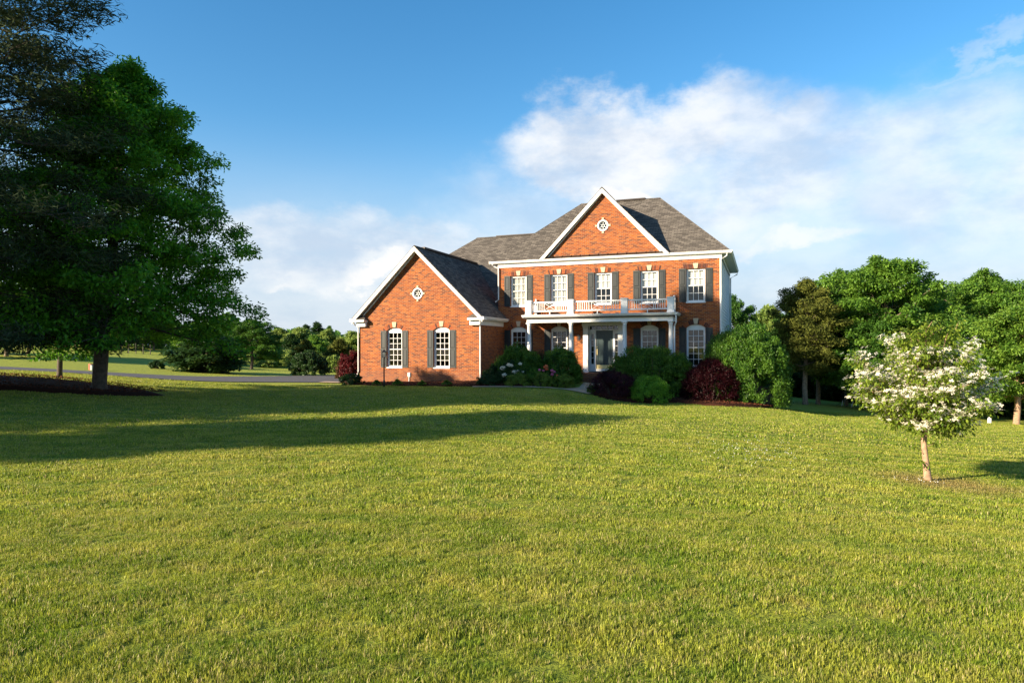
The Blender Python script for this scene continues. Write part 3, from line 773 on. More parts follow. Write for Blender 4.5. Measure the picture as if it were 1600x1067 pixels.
def shutter(uc, z0, z1, s0):
    mb = MB(); wd = .355; y = s0 - .035; x0, x1 = uc - wd / 2, uc + wd / 2; st = .05
    mb.box((x0, y, z0), (x0 + st, s0 - .003, z1)); mb.box((x1 - st, y, z0), (x1, s0 - .003, z1))
    zm = z0 + (z1 - z0) * .5
    for z in (z0, zm - .04, z1 - .08): mb.box((x0 + st, y + .001, z), (x1 - st, s0 - .003, z + .08))
    for za, zb in ((z0 + .08, zm - .04), (zm + .04, z1 - .08)):
        mb.box((x0 + st, y + .018, za), (x1 - st, s0 - .003, zb))
        q = [(x0 + st + .015, za + .015), (x1 - st - .015, za + .015), (x1 - st - .015, zb - .015), (x0 + st + .015, zb - .015)]
        qi = [(x0 + st + .04, za + .04), (x1 - st - .04, za + .04), (x1 - st - .04, zb - .04), (x0 + st + .04, zb - .04)]
        mb.face([(u, y + .006, z) for u, z in qi])
        for k in range(4):
            k2 = (k + 1) % 4
            mb.face([(q[k][0], y + .0175, q[k][1]), (q[k2][0], y + .0175, q[k2][1]), (qi[k2][0], y + .006, qi[k2][1]), (qi[k][0], y + .006, qi[k][1])])
    mb.obj('shutter', 'shutter_paint', house)
for i, t in enumerate((-b_, -a_, 0, a_, b_)):
    window(t, UP0, UP1, 0, 2, 2, 0, ('lace', 'lace', .48, .5, .46)[i])
    flat_arch(t, UP1 + .012, 0, i); keystone(t, UP1 + .008, 0)
    for s_ in (-1, 1): shutter(t + s_ * (WW / 2 + .19), UP0 + .0, UP1 + .01, 0)
for i, t in enumerate((-b_, -a_, a_, b_)):
    window(t, LO0, LO1, 0, 3, 3, .17)
    round_arch(t, LO1, .17, 0, 10 + i); keystone(t, LO1 + .01, 0, .3)
    for s_ in (-1, 1): shutter(t + s_ * (WW / 2 + .19), LO0, LO1 - .17, 0)
for i, t in enumerate((G1, G2)):
    window(t, GLO0, GLO1, -3.437, 3, 3, .17, .0 if i else None)
    round_arch(t, GLO1, .17, -3.437, 20 + i); keystone(t, GLO1 + .01, -3.437, .29)
    for s_ in (-1, 1): shutter(t + s_ * (WW / 2 + .19), GLO0, GLO1 - .17, -3.437)

def oculus(uc, zc, s0):
    f = MB(); n = 28; y0 = s0 - .02
    def ring(r0, r1, ya, yb):
        for k in range(n):
            A, B = 2 * math.pi * k / n, 2 * math.pi * (k + 1) / n
            q = [(uc + r0 * math.cos(A), zc + r0 * math.sin(A)), (uc + r1 * math.cos(A), zc + r1 * math.sin(A)), (uc + r1 * math.cos(B), zc + r1 * math.sin(B)), (uc + r0 * math.cos(B), zc + r0 * math.sin(B))]
            f.face([(u, ya, z) for u, z in q]); f.face([(q[1][0], ya, q[1][1]), (q[1][0], yb, q[1][1]), (q[2][0], yb, q[2][1]), (q[2][0], ya, q[2][1])])
            f.face([(q[0][0], ya, q[0][1]), (q[3][0], ya, q[3][1]), (q[3][0], yb, q[3][1]), (q[0][0], yb, q[0][1])])
    ring(.235, .305, y0 - .015, s0 + .08); ring(.205, .2349, s0 + .03, s0 + .1); ring(.055, .075, s0 + .05, s0 + .08)
    for k in range(6):
        a = math.pi / 3 * k + math.pi / 6; c_, s_ = math.cos(a), math.sin(a); wq = .012
        f.prism([(uc + c_ * .075 - s_ * wq, s0 + .05, zc + s_ * .075 + c_ * wq), (uc + c_ * .075 + s_ * wq, s0 + .05, zc + s_ * .075 - c_ * wq),
                 (uc + c_ * .206 + s_ * wq, s0 + .05, zc + s_ * .206 - c_ * wq), (uc + c_ * .206 - s_ * wq, s0 + .05, zc + s_ * .206 + c_ * wq)][::-1], (0, .03, 0))
    o = f.obj('round_window', 'white_paint', house)
    p = MB(); p.face([(uc + .22 * math.cos(2 * math.pi * k / n), s0 + .09, zc + .22 * math.sin(2 * math.pi * k / n)) for k in range(n)]); p.obj('pane', 'glass', o)
    rng = random.Random(int(uc * 10) + 3); m = 36
    for k in range(m):
        if k % 9 == 0: mb = MB(); continue
        if k % 9 == 8: mb.obj('brick_ring', 'soldier_brick', house); continue
        A, B = 2 * math.pi * (k - .5 + .06) / m + math.pi / m, 2 * math.pi * (k + .5 - .1) / m + math.pi / m
        mb.prism([(uc + r * math.cos(x), s0 - .006, zc + r * math.sin(x)) for r, x in ((.31, A), (.31, B), (.385, B), (.385, A))], (0, .02, 0), rng.random())
    for k in range(4):
        a = math.pi / 2 * k; c_, s_ = math.cos(a), math.sin(a); mb = MB()
        q = [(.305, -.045), (.425, -.062), (.425, .062), (.305, .045)]
        mb.prism([(uc + r * c_ - w_ * s_, s0 - .035, zc + r * s_ + w_ * c_) for r, w_ in q], (0, .06, 0)); mb.obj('keystone', 'cream_stone', house)
oculus(0, 6.62 + E0, -.004); oculus(gm + .02, 2.98 + E0, -3.437)

# ---- roofs
def slab(mb, P_, th=.07): mb.prism([Vector(p) - Vector((0, 0, th)) for p in P_], (0, 0, th))
zr, ze = 8.885 + E0, 4.93 + E0
L_, Rr_, F_, Bk = -6.56, 6.56, -.14, 9.6
tR, sR = 2.406, 4.70
rm = MB()
slab(rm, [(L_, F_, ze), (-3.44, F_, ze), (0, 4.33, ze + (4.33 - F_) * (zr - ze) / (sR - F_)), (3.44, F_, ze), (Rr_, F_, ze), (tR, sR, zr), (-tR, sR, zr)])
slab(rm, [(Rr_, F_, ze), (Rr_, Bk, ze), (tR, sR, zr)])
slab(rm, [(Rr_, Bk, ze), (L_, Bk, ze), (-tR, sR, zr), (tR, sR, zr)])
slab(rm, [(L_, Bk, ze), (L_, F_, ze), (-tR, sR, zr)])
ro = rm.obj('roof', 'shingles', house)
cap = MB()
def ridge_cap(mb, a, b, w_=.13, h=.035):
    a, b = Vector(a), Vector(b); dd = (b - a).normalized(); sd_ = dd.cross(Vector((0, 0, 1))).normalized()
    q = [a + sd_ * w_ - Vector((0, 0, .085)), a + Vector((0, 0, h)), a - sd_ * w_ - Vector((0, 0, .085))]
    mb.prism(q, b - a)
ridge_cap(cap, (-tR, sR, zr), (tR, sR, zr))
for x, y in ((L_, F_), (Rr_, F_), (Rr_, Bk)): ridge_cap(cap, (math.copysign(tR, x), sR, zr), (x, y, ze), .12, .02)
cap.obj('ridge_cap', 'shingles', ro)
rv = MB(); rv.box((-.2, sR - .13, zr + .0), (1.55, sR + .13, zr + .07)); rv.obj('ridge_vent', 'dark_metal', ro)
# centre gable roof
rg = MB(); za, zb = 8.63 + E0, 4.95 + E0; HW = 3.56; F2 = -.25
slab(rg, [(-HW, F2, zb), (0, F2, za), (0, 4.75, za), (-HW, 4.75, zb)][::-1], .05)
slab(rg, [(HW, F2, zb), (0, F2, za), (0, 4.75, za), (HW, 4.75, zb)], .05)
rgo = rg.obj('gable_roof', 'shingles', house)
cap = MB(); ridge_cap(cap, (0, F2, za), (0, 4.4, za), .12, .03); cap.obj('ridge_cap', 'shingles', rgo)
# garage gable roof
rr = MB(); zga, zgb = 5.52 + E0, 1.66 + E0; gHW = 3.93; gF = -3.437 - .36
slab(rr, [(gm - gHW, gF, zgb), (gm, gF, zga), (gm, 7.5, zga), (gm - gHW, 3.5, zgb)][::-1], .05)
slab(rr, [(gm + gHW, gF, zgb), (gm, gF, zga), (gm, 7.5, zga), (gm + gHW, 0.0, zgb)], .05)
rro = rr.obj('garage_roof', 'shingles', house)
cap = MB(); ridge_cap(cap, (gm, gF, zga), (gm, 4.9, zga), .12, .02); cap.obj('ridge_cap', 'shingles', rro)
rv = MB(); rv.box((gm - .13, gF + 1., zga - .03), (gm + .13, 4.6, zga + .06)); rv.obj('ridge_vent', 'dark_metal', rro)
# garage block: lower ridge behind
rb = MB(); zw = 7.74 + E0; sw = 7.77; zf = 1.74 + E0 + .772 * 0
def wz(s): return 1.74 + E0 + .772 * s
slab(rb, [(-13.25, -.1, wz(-.1)), (-5.9, -.1, wz(-.1)), (-5.9, sw, zw), (-10.7, sw, zw), (-13.25, 4.74, wz(4.74))])
slab(rb, [(-5.9, sw, zw), (-5.9, 15.6, wz(-.1)), (-13.25, 15.6, wz(-.1)), (-13.25, 10.8, wz(4.74)), (-10.7, sw, zw)])
slab(rb, [(-13.25, 10.8, wz(4.74)), (-13.25, 4.74, wz(4.74)), (-10.7, sw, zw)])
rbo = rb.obj('wing_roof', 'shingles', house)
cap = MB(); ridge_cap(cap, (-10.7, sw, zw), (-4.9, sw, zw)); cap.obj('ridge_cap', 'shingles', rbo)
rv = MB(); rv.box((-9.2, sw - .13, zw), (-6.0, sw + .13, zw + .07)); rv.obj('ridge_vent', 'dark_metal', rbo)
# pent strip under the pediment
ps = MB()
ps.face([(-3.45, -.26, 4.942 + E0), (3.45, -.26, 4.942 + E0), (3.45, -.005, 5.09 + E0), (-3.45, -.005, 5.09 + E0)])
for k in range(14):
    x = -3.3 + k * .508; ps.prism([(x, -.26, 4.942 + E0), (x + .025, -.26, 4.942 + E0), (x + .025, -.005, 5.09 + E0), (x, -.005, 5.09 + E0)], (0, 0, .03))
ps.obj('metal_roof_strip', 'dark_metal', house)

# rake boards
def rake(p0, p1, width, y0, y1, name='rake_board', cut=True):
    """board under the roof edge from eave p0 to apex p1 (x, z), y0..y1 thick"""
    mb = MB(); (x0, z0), (x1, z1) = p0, p1
    pitch = abs((z1 - z0) / (x1 - x0)); vd = width * math.sqrt(1 + pitch ** 2)
    xc, zc = (x0 + (x1 - x0) / abs(z1 - z0) * vd * .97, z0 - vd * .03) if cut else (x0, z0 - vd)
    mb.prism([(x0, y0, z0), (x1, y0, z1), (x1, y0, z1 - vd), (xc, y0, zc)][::(1 if x1 > x0 else -1)], (0, y1 - y0, 0))
    mb.obj(name, 'white_trim', house)
for s_ in (-1, 1):
    rake((s_ * HW, zb - .052), (0, za - .052), .17, F2 + .002, F2 + .03)
    rake((s_ * (HW - .02), zb - .052), (0, za - .052), .07, F2 - .022, F2 + .0015)
    sf = MB(); d0 = .26
    sf.prism([(s_ * 3.40, F2 + .03, 4.95 + E0), (0, F2 + .03, za - .16), (0, F2 + .03, za - .19), (s_ * 3.37, F2 + .03, 4.95 + E0)], (0, -F2 - .036, 0)); sf.obj('soffit', 'white_trim', house)
    rake((s_ * (HW - .14), zb - .192), (0, za - .192), .07, -.03, -.0045)
    rake((gm + s_ * gHW, zgb - .052), (gm, zga - .052), .17, gF + .002, gF + .03, cut=False)
    rake((gm + s_ * (gHW - .02), zgb - .052), (gm, zga - .052), .07, gF - .022, gF + .0015, cut=False)
    sf = MB()
    sf.prism([(gm + s_ * gHW, gF + .03, zgb - .16), (gm, gF + .03, zga - .16), (gm, gF + .03, zga - .19), (gm + s_ * gHW, gF + .03, zgb - .19)], (0, .33, 0)); sf.obj('soffit', 'white_trim', house)
    rake((gm + s_ * (gHW - .14), zgb - .192), (gm, zga - .192), .07, -3.437 - .03, -3.4375)
    # cornice returns of the garage gable
    xa = gm + s_ * 3.10; xb = gm + s_ * gHW
    c = MB(); c.box((min(xa, xb) - (.1 if s_ < 0 else 0), gF - .04, 1.49 + E0), (max(xa, xb) + (.1 if s_ > 0 else 0), -3.439, 1.60 + E0))
    c.box((min(xa, xb) + (.22 if s_ < 0 else .04), gF + .16, 1.24 + E0), (max(xa, xb) - (.22 if s_ > 0 else .04), -3.438, 1.49 + E0))
    c.obj('cornice_return', 'white_trim', house)
    c = MB(); x_in, x_out = gm + s_ * 3.06, gm + s_ * 3.75
    c.face([(x_in, gF - .03, 1.603 + E0), (x_out, gF - .03, 1.603 + E0), (x_out, -3.44, 1.86 + E0), (x_in + s_ * .25, -3.44, 1.86 + E0)])
    c.face([(x_in, gF - .03, 1.603 + E0), (x_in + s_ * .25, -3.44, 1.86 + E0), (x_in, -3.44, 1.603 + E0)]); c.obj('return_roof', 'shingles', house)

def gutter(name, a, b, out, drop=0):
    """ogee gutter between a and b (top back edge), out = unit outward vector"""
    a, b, o_ = Vector(a), Vector(b), Vector(out); Z = Vector((0, 0, 1))
    prof = [(0, 0), (.125, 0), (.125, -.035), (.10, -.06), (.085, -.10), (.06, -.13), (0, -.135)]
    mb = MB(); mb.prism([a + o_ * x + Z * z for x, z in prof], b - a)
    mb.obj(name, 'white_trim', house)
gutter('gutter', (L_, F_ + .02, 4.935 + E0), (Rr_, F_ + .02, 4.935 + E0), (0, -1, 0))
gutter('gutter', (Rr_ - .02, F_ - .08, 4.936 + E0), (Rr_ - .02, Bk, 4.936 + E0), (1, 0, 0))
gutter('gutter', (gm + gHW - .03, gF - .02, zgb + .0), (gm + gHW - .03, -.05, zgb + .0), (1, 0, 0))
gutter('gutter', (gm - gHW + .03, gF - .02, zgb + .0), (gm - gHW + .03, 3.5, zgb + .0), (-1, 0, 0))
sf = MB()
sf.box((L_ + .02, F_ + .03, 4.775 + E0), (Rr_ - .02, -.001, 4.80 + E0)); sf.box((6.1, .001, 4.776 + E0), (Rr_ - .02, Bk - .1, 4.801 + E0))
sf.box((gm + gHW - .32, gF + .05, 1.495 + E0), (gm + gHW - .03, -.01, 1.52 + E0)); sf.box((gm - gHW + .03, gF + .05, 1.495 + E0), (gm - gHW + .32, 3.4, 1.52 + E0))
sf.obj('soffit', 'white_trim', house)
fz = MB(); fz.box((-6.075, -.04, 4.587 + E0), (6.13, -.0005, 4.775 + E0)); fz.box((-6.075, -.06, 4.735 + E0), (6.131, -.0401, 4.774 + E0)); fz.obj('frieze', 'white_trim', house)
fz = MB(); fz.box((6.13, .02, 4.60 + E0), (6.16, 9.4, 4.774 + E0)); fz.obj('frieze', 'white_trim', house)
fz = MB(); fz.box((-5.779, -3.43, 1.24 + E0), (-5.745, -.002, 1.494 + E0)); fz.obj('frieze', 'white_trim', house)

def downspout(pts, r=.038):
    mb = MB(); mb.tube(pts, r, 8); mb.obj('downspout', 'white_trim', house)
downspout([(-5.62, gF + .02, 1.50 + E0), (-5.62, gF + .10, 1.36 + E0), (-5.72, -3.50, 1.16 + E0), (-5.72, -3.50, .12), (-5.72, -3.62, .03)])
downspout([(gm - gHW + .1, gF + .02, 1.50 + E0), (gm - gHW + .12, gF + .10, 1.38 + E0), (-13.08, -3.50, 1.20 + E0), (-13.08, -3.50, .55), (-13.14, -3.52, .38), (-13.3, -3.58, .22)])
downspout([(-6.35, F_ - .06, 4.79 + E0), (-6.3, F_ + .05, 4.68 + E0), (-6.02, -.08, 4.55 + E0), (-6.02, -.08, 2.78 + E0), (-6.2, -.10, 2.66 + E0)])
downspout([(6.40, F_ - .02, 4.79 + E0), (6.38, F_ + .05, 4.68 + E0), (6.09, -.09, 4.50 + E0), (6.09, -.09, -.4)])
downspout([(6.62, 9.2, 4.80 + E0), (6.58, 9.25, 4.66 + E0), (6.18, 9.36, 4.45 + E0), (6.18, 9.36, -1.)])
downspout([(4.03, -1.6, 1.64 + E0), (4.03, -1.58, 1.30 + E0), (3.93, -1.42, 1.1 + E0), (3.93, -1.42, .3)])

# dark rooms behind the glass
ir = MB()
ir.face([(-6, 3.2, 0), (6, 3.2, 0), (6, 3.2, ZE), (-6, 3.2, ZE)]); ir.face([(-6, .13, 3.45), (6, .13, 3.45), (6, 3.2, 3.45), (-6, 3.2, 3.45)]); ir.face([(-6, .13, .55), (6, .13, .55), (6, 3.2, .55), (-6, 3.2, .55)])
ir.face([(-13, 1, 0), (-5.9, 1, 0), (-5.9, 1, 3.4), (-13, 1, 3.4)]); ir.face([(-5.95, .13, 4.6 + E0), (5.95, .13, 4.6 + E0), (5.95, 3.2, 4.6 + E0), (-5.95, 3.2, 4.6 + E0)])
for x in (-3.7, -1.2, 1.2, 3.7, 6): ir.face([(x, .13, 0), (x, 3.2, 0), (x, 3.2, ZE), (x, .13, ZE)])
ir.obj('inner_wall', 'interior', house)

# ---- porch
FL = .5
pf = MB(); pf.box((-3.98, -1.62, -.6), (3.98, -.002, FL)); pf.obj('porch_floor', 'brick_paving', house)
st = MB()
for k, z in enumerate((.335, .17, .01)): st.box((-1.45, -1.62 - .31 * (k + 1), -.6), (1.45, -1.621 - .31 * k, z))
st.obj('steps', 'brick_paving', house)
pb = MB()
pb.box((-3.86, -1.46, 1.376 + E0), (3.86, -1.28, 1.60 + E0)); pb.box((-3.87, -1.475, 1.376 + E0), (3.87, -1.4601, 1.42 + E0))
for s_ in (-1, 1): pb.box((s_ * 3.77 - .09, -1.2799, 1.376 + E0), (s_ * 3.77 + .09, -.002, 1.60 + E0))
pb.obj('porch_beam', 'white_trim', house)
pc = MB(); pc.box((-3.86, -1.279, 1.56 + E0), (3.86, -.003, 1.60 + E0)); pc.obj('porch_ceiling', 'white_trim', house)
pr = MB(); pr.box((-4.0, -1.58, 1.601 + E0), (4.0, -.003, 1.80 + E0)); pro = pr.obj('porch_roof', 'dark_metal', house)
gutter('porch_gutter', (-4.0, -1.56, 1.792 + E0), (4.0, -1.56, 1.792 + E0), (0, -1, 0))
gutter('porch_gutter', (3.98, -1.64, 1.793 + E0), (3.98, -.01, 1.793 + E0), (1, 0, 0)); gutter('porch_gutter', (-3.98, -1.64, 1.793 + E0), (-3.98, -.01, 1.793 + E0), (-1, 0, 0))
for x in (-3.75, -1.423, 1.423, 3.75):
    c = MB(); zt = 1.376 + E0
    c.box((x - .16, -1.37 - .16, FL), (x + .16, -1.37 + .16, FL + .07))
    c.lathe([(.145, FL + .07), (.15, FL + .11), (.118, FL + .15), (.118, FL + .9), (.112, FL + 1.7), (.098, zt - .17), (.115, zt - .15), (.105, zt - .12), (.13, zt - .06)], (x, -1.37, 0), 24)
    c.box((x - .14, -1.37 - .14, zt - .06), (x + .14, -1.37 + .14, zt - .001)); c.obj('porch_column', 'white_paint', house, True)
    p = MB(); p.box((x - .165, -1.37 - .165, 1.802 + E0), (x + .165, -1.37 + .165, 2.53 + E0)); p.box((x - .185, -1.37 - .185, 2.531 + E0), (x + .185, -1.37 + .185, 2.575 + E0)); p.box((x - .18, -1.37 - .18, 1.801 + E0), (x + .18, -1.37 + .18, 1.87 + E0))
    p.obj('rail_post', 'white_paint', house)
for x in (-3.77, 3.77):
    p = MB(); p.box((x - .06, -.17, 1.802 + E0), (x + .06, -.05, 2.62 + E0)); p.lathe([(.03, 2.62 + E0), (.055, 2.66 + E0), (.055, 2.70 + E0), (.02, 2.75 + E0)], (x, -.11, 0), 12); p.obj('rail_post', 'white_paint', house)
    b = MB(); b.box((x - .03, -1.2, 2.43 + E0), (x + .03, -.171, 2.50 + E0)); b.box((x - .025, -1.2, 1.96 + E0), (x + .025, -.171, 2.02 + E0))
    for k in range(8): b.box((x - .016, -1.10 + k * .115, 2.02 + E0), (x + .016, -1.10 + k * .115 + .032, 2.43 + E0))
    b.obj('balustrade', 'white_paint', house)
def bar(mb, a, b_2, y, w_=.032, t=.03):
    (x0, z0), (x1, z1) = a, b_2; L = math.hypot(x1 - x0, z1 - z0); nx, nz = -(z1 - z0) / L * w_ / 2, (x1 - x0) / L * w_ / 2
    mb.prism([(x0 + nx, y, z0 + nz), (x1 + nx, y, z1 + nz), (x1 - nx, y, z1 - nz), (x0 - nx, y, z0 - nz)], (0, t, 0))
for x0, x1 in ((-3.585, -1.588), (-1.258, 1.258), (1.588, 3.585)):
    b = MB(); y = -1.39; zt0, zt1, zb0, zb1 = 2.43 + E0, 2.50 + E0, 1.96 + E0, 2.025 + E0
    b.box((x0, y - .02, zt0), (x1, y + .05, zt1)); b.box((x0, y - .012, zb0), (x1, y + .042, zb1))
    xm = (x0 + x1) / 2; pw = .31
    b.box((xm - .025, y - .005, 1.802 + E0), (xm + .025, y + .035, zb0))
    x = x0 + .1
    while x < x1 - .08:
        if abs(x - xm) > pw + .03: b.box((x - .017, y, zb1), (x + .017, y + .032, zt0))
        x += .118
    for s_ in (-1, 1): b.box((xm + s_ * pw - .017, y, zb1), (xm + s_ * pw + .017, y + .032, zt0))
    zc = (zb1 + zt0) / 2; hh = (zt0 - zb1) / 2
    for s_ in (-1, 1):                         # fretwork: crossing diagonals and a parallel pair
        e = .002 * (s_ > 0); q = pw * .97
        bar(b, (xm - s_ * q, zb1 + .01), (xm + s_ * q, zt0 - .01), y + e, .022, .018)
        bar(b, (xm + s_ * .02, zt0 - .05), (xm + s_ * q * .52, zt0 - .005), y + .005 + e, .02, .012)
        bar(b, (xm + s_ * .02, zb1 + .05), (xm + s_ * q * .52, zb1 + .005), y + .009 + e, .02, .012)
    b.obj('balustrade', 'white_paint', house)

# ---- entrance
en = MB(); yb = .30
en.box((-1.05, yb, .5), (1.05, yb + .05, .68))                                              # sill block
en.box((-1.05, yb + .0, .68), (-.80, yb + .06, 3.15)); en.box((.80, yb + .0, .68), (1.05, yb + .06, 3.15))
en.box((-.80, yb, 2.78), (.80, yb + .06, 2.83)); en.box((-.80, yb, 3.03), (.80, yb + .06, 3.15))
en.box((-.80, yb, .68), (-.73, yb + .06, 2.78)); en.box((.73, yb, .68), (.80, yb + .06, 2.78))
en.box((-.58, yb - .02, .68), (-.47, yb + .06, 2.78)); en.box((.47, yb - .02, .68), (.58, yb + .06, 2.78))
en.box((-.73, yb + .001, .68), (-.58, yb + .06, .95)); en.box((.58, yb + .001, .68), (.73, yb + .06, .95)); en.box((-.73, yb + .001, 2.6), (-.58, yb + .06, 2.78)); en.box((.58, yb + .001, 2.6), (.73, yb + .06, 2.78))
for s_ in (-1, 1):
    for k in range(1, 5): z = .95 + 1.65 * k / 5; en.box((min(s_ * .58, s_ * .73), yb + .01, z - .012), (max(s_ * .58, s_ * .73), yb + .04, z + .012))
for k in range(1, 5): x = -.8 + 1.6 * k / 5; en.box((x - .018, yb + .004, 2.83), (x + .018, yb + .05, 3.03))
en.obj('door_frame', 'white_paint', house)
for s_ in (-1, 1):
    p = MB(); xa, xb = s_ * .82, s_ * 1.09; x0, x1 = min(xa, xb), max(xa, xb)
    p.box((x0, -.11, FL), (x1, -.003, 3.0)); p.box((x0 - .02, -.13, FL + .001), (x1 + .02, -.004, FL + .17)); p.box((x0 - .02, -.13, 2.93), (x1 + .02, -.004, 3.02)); p.box((min(s_ * .80, s_ * 1.05), -.003, FL), (max(s_ * .8, s_ * 1.05) , yb - .001, 3.15)) if False else None
    p.obj('pilaster', 'white_paint', house)
p = MB(); p.box((-1.15, -.12, 3.021), (1.15, -.003, 3.35)); p.box((-1.049, -.002, 3.14), (1.049, yb, 3.29)); p.obj('entablature', 'white_paint', house)
gp = MB()
for s_ in (-1, 1): gp.face([(s_ * .58, yb + .045, .95), (s_ * .73, yb + .045, .95), (s_ * .73, yb + .045, 2.6), (s_ * .58, yb + .045, 2.6)][::s_])
gp.face([(-.8, yb + .045, 2.83), (.8, yb + .045, 2.83), (.8, yb + .045, 3.03), (-.8, yb + .045, 3.03)]); gp.obj('sidelight_pane', 'glass', house)
dr = MB(); yd = yb + .03
dr.box((-.47, yd, .68), (-.36, yd + .045, 2.78)); dr.box((.36, yd, .68), (.47, yd + .045, 2.78)); dr.box((-.05, yd + .001, .68), (.05, yd + .045, 2.78))
for z0, z1 in ((.68, .92), (1.48, 1.60), (2.26, 2.36), (2.66, 2.78)):
    for x0, x1 in ((-.36, -.05), (.05, .36)): dr.box((x0, yd + .002, z0), (x1, yd + .045, z1))
for z0, z1 in ((.92, 1.48), (1.60, 2.26), (2.36, 2.66)):
    for x0, x1 in ((-.36, -.05), (.05, .36)):
        dr.box((x0, yd + .02, z0), (x1, yd + .045, z1)); dr.box((x0 + .045, yd + .006, z0 + .045), (x1 - .045, yd + .0199, z1 - .045))
do = dr.obj('door', 'door_paint', house)
k = MB(); k.box((-.45, yd - .005, .69), (.45, yd - .0005, .90)); k.obj('kick_plate', 'brass', do)
k = MB(); k.box((-.435, yd - .012, 1.45), (-.385, yd - .0005, 1.78)); k.tube([(-.41, yd - .01, 1.72), (-.41, yd - .07, 1.70), (-.41, yd - .07, 1.55), (-.41, yd - .01, 1.52)], .013, 8); k.lathe([(.025, 1.86), (.028, 1.88), (.025, 1.90)], (-.41, yd - .015, 0), 10); k.obj('handle', 'brass', do)
def lantern(mb, gb_, c, r, h):
    """four-sided lantern cage (mb) with glass (gb_) centred at c"""
    x, y, z = c
    for sx, sy in product((-1, 1), (-1, 1)): mb.tube([(x + sx * r * .75, y + sy * r * .75, z), (x + sx * r, y + sy * r, z + h)], .008, 5)
    mb.box((x - r * .8, y - r * .8, z - .02), (x + r * .8, y + r * .8, z)); mb.box((x - r * 1.08, y - r * 1.08, z + h), (x + r * 1.08, y + r * 1.08, z + h + .015))
    top = Vector((x, y, z + h + r * 1.2)); q = [(x - r * 1.08, y - r * 1.08, z + h + .015), (x + r * 1.08, y - r * 1.08, z + h + .015), (x + r * 1.08, y + r * 1.08, z + h + .015), (x - r * 1.08, y + r * 1.08, z + h + .015)]
    for i in range(4): mb.face([q[i], q[(i + 1) % 4], top])
    mb.lathe([(.012, z + h + r * 1.1), (.02, z + h + r * 1.3), (.004, z + h + r * 1.6)], (x, y, 0), 8)
    a = [(x - r * .73, y - r * .73, z), (x + r * .73, y - r * .73, z), (x + r * .73, y + r * .73, z), (x - r * .73, y + r * .73, z)]
    b = [(x - r * .97, y - r * .97, z + h), (x + r * .97, y - r * .97, z + h), (x + r * .97, y + r * .97, z + h), (x - r * .97, y + r * .97, z + h)]
    for i in range(4): gb_.face([a[i], a[(i + 1) % 4], b[(i + 1) % 4], b[i]])
k = MB(); g_ = MB(); lantern(k, g_, (-1.32, -.17, 2.22), .085, .24)
k.tube([(-1.32, -.01, 2.5), (-1.32, -.10, 2.62), (-1.32, -.17, 2.58)], .012, 6); k.box((-1.38, -.03, 2.3), (-1.26, -.004, 2.52))
k.tube([(-1.32, -.17, 2.22), (-1.32, -.17, 2.36)], .012, 6)
ko = k.obj('wall_lantern', 'black_metal', house); g_.obj('lantern_glass', 'glass', ko)
k = MB(); k.box((-9.98, -3.50, .30), (-9.84, -3.438, .52)); k.tube([(-9.91, -3.47, .30), (-9.91, -3.50, -.02)], .02, 6); k.obj('outdoor_socket', 'white_plastic', house)

# ------------------------------------------------------------------ trees
def prof_pts(P_):
    xs = [p[0] for p in P_]; ys = [p[1] for p in P_]
    return lambda h: float(np.interp(h, xs, ys))
# the oak
oak_prof = prof_pts([(0, 4.0), (.10, 4.7), (.3, 4.3), (.5, 3.6), (.72, 2.4), (.88, 1.3), (1, .5)])
oak_spec = crown_tree(7, 11.9, 2.1, oak_prof, 96, .23, 120000, .155, .070, (-.02, 1.0), .12, 6, (.40, .32), lean=1.0, bend=.25, rlimb=.24)
p = GP(155, 24)
plant_tree('oak_tree', 'large dark green oak with a straight trunk in the mulch bed left of the house', 'tree', p, 0, oak_spec, 'leaf_oak', group='trees at the left edge')
# the cedar at the left edge
ced_prof = prof_pts([(0, 4.6), (.15, 5.0), (.35, 4.3), (.6, 3.4), (.8, 2.9), (.93, 1.6), (1, .4)])
ced_spec = crown_tree(21, 15.5, 1.6, ced_prof, 78, .30, 100000, .26, .036, (-.1, .75), .02, 6, (.62, .40), style='spray', rlimb=.24)
p = GP(-45, 20.5)
ced = plant_tree('cedar_tree', 'very tall dark cedar with drooping sprays cut off by the left edge of the photo', 'tree', p, .6, ced_spec, 'leaf_cedar', group='trees at the left edge')
# trees standing outside the frame whose shade falls on the lawn
oakm = [o for o in sc.objects if o.name.startswith('oak_tree')][0]
for x, y, s_, rz, wd in ((-32, 11, 1.42, 1., 'farther and taller'), (-31, 7.6, 1.12, 2.4, 'nearer')):
    dup(oakm, (x, y, gz(x, y) - .1), rz, (s_ * 1.05, s_ * 1.05, s_), label=wd + ' of the two tall oaks beyond the left edge that shade the lawn', group='oaks beyond the left edge')
hi = crown_tree(63, 12.8, 8.0, prof_pts([(0, 1.6), (.3, 2.4), (.7, 2.0), (1, .6)]), 34, .22, 30000, .24, .12, (.1, 1.), .05, 4, (.55, .45))
plant_tree('tall_tree', 'tall tree with a high small crown beyond the left edge', 'tree', (-29.5, .9, gz(-29.5, .9)), .3, hi, 'leaf_mid')
# young tree on the verge
yp = prof_pts([(0, 1.2), (.3, 2.2), (.7, 1.7), (1, .3)])
young = crown_tree(31, 6.0, 2.2, yp, 22, .10, 16000, .13, .07, (.1, .9), .05, 3, (.5, .25))
plant_tree('young_tree', 'slender young tree with thin dark trunk beside the driveway, left of the oak', 'tree', GP(93, 28), .5, young, 'leaf_mid')

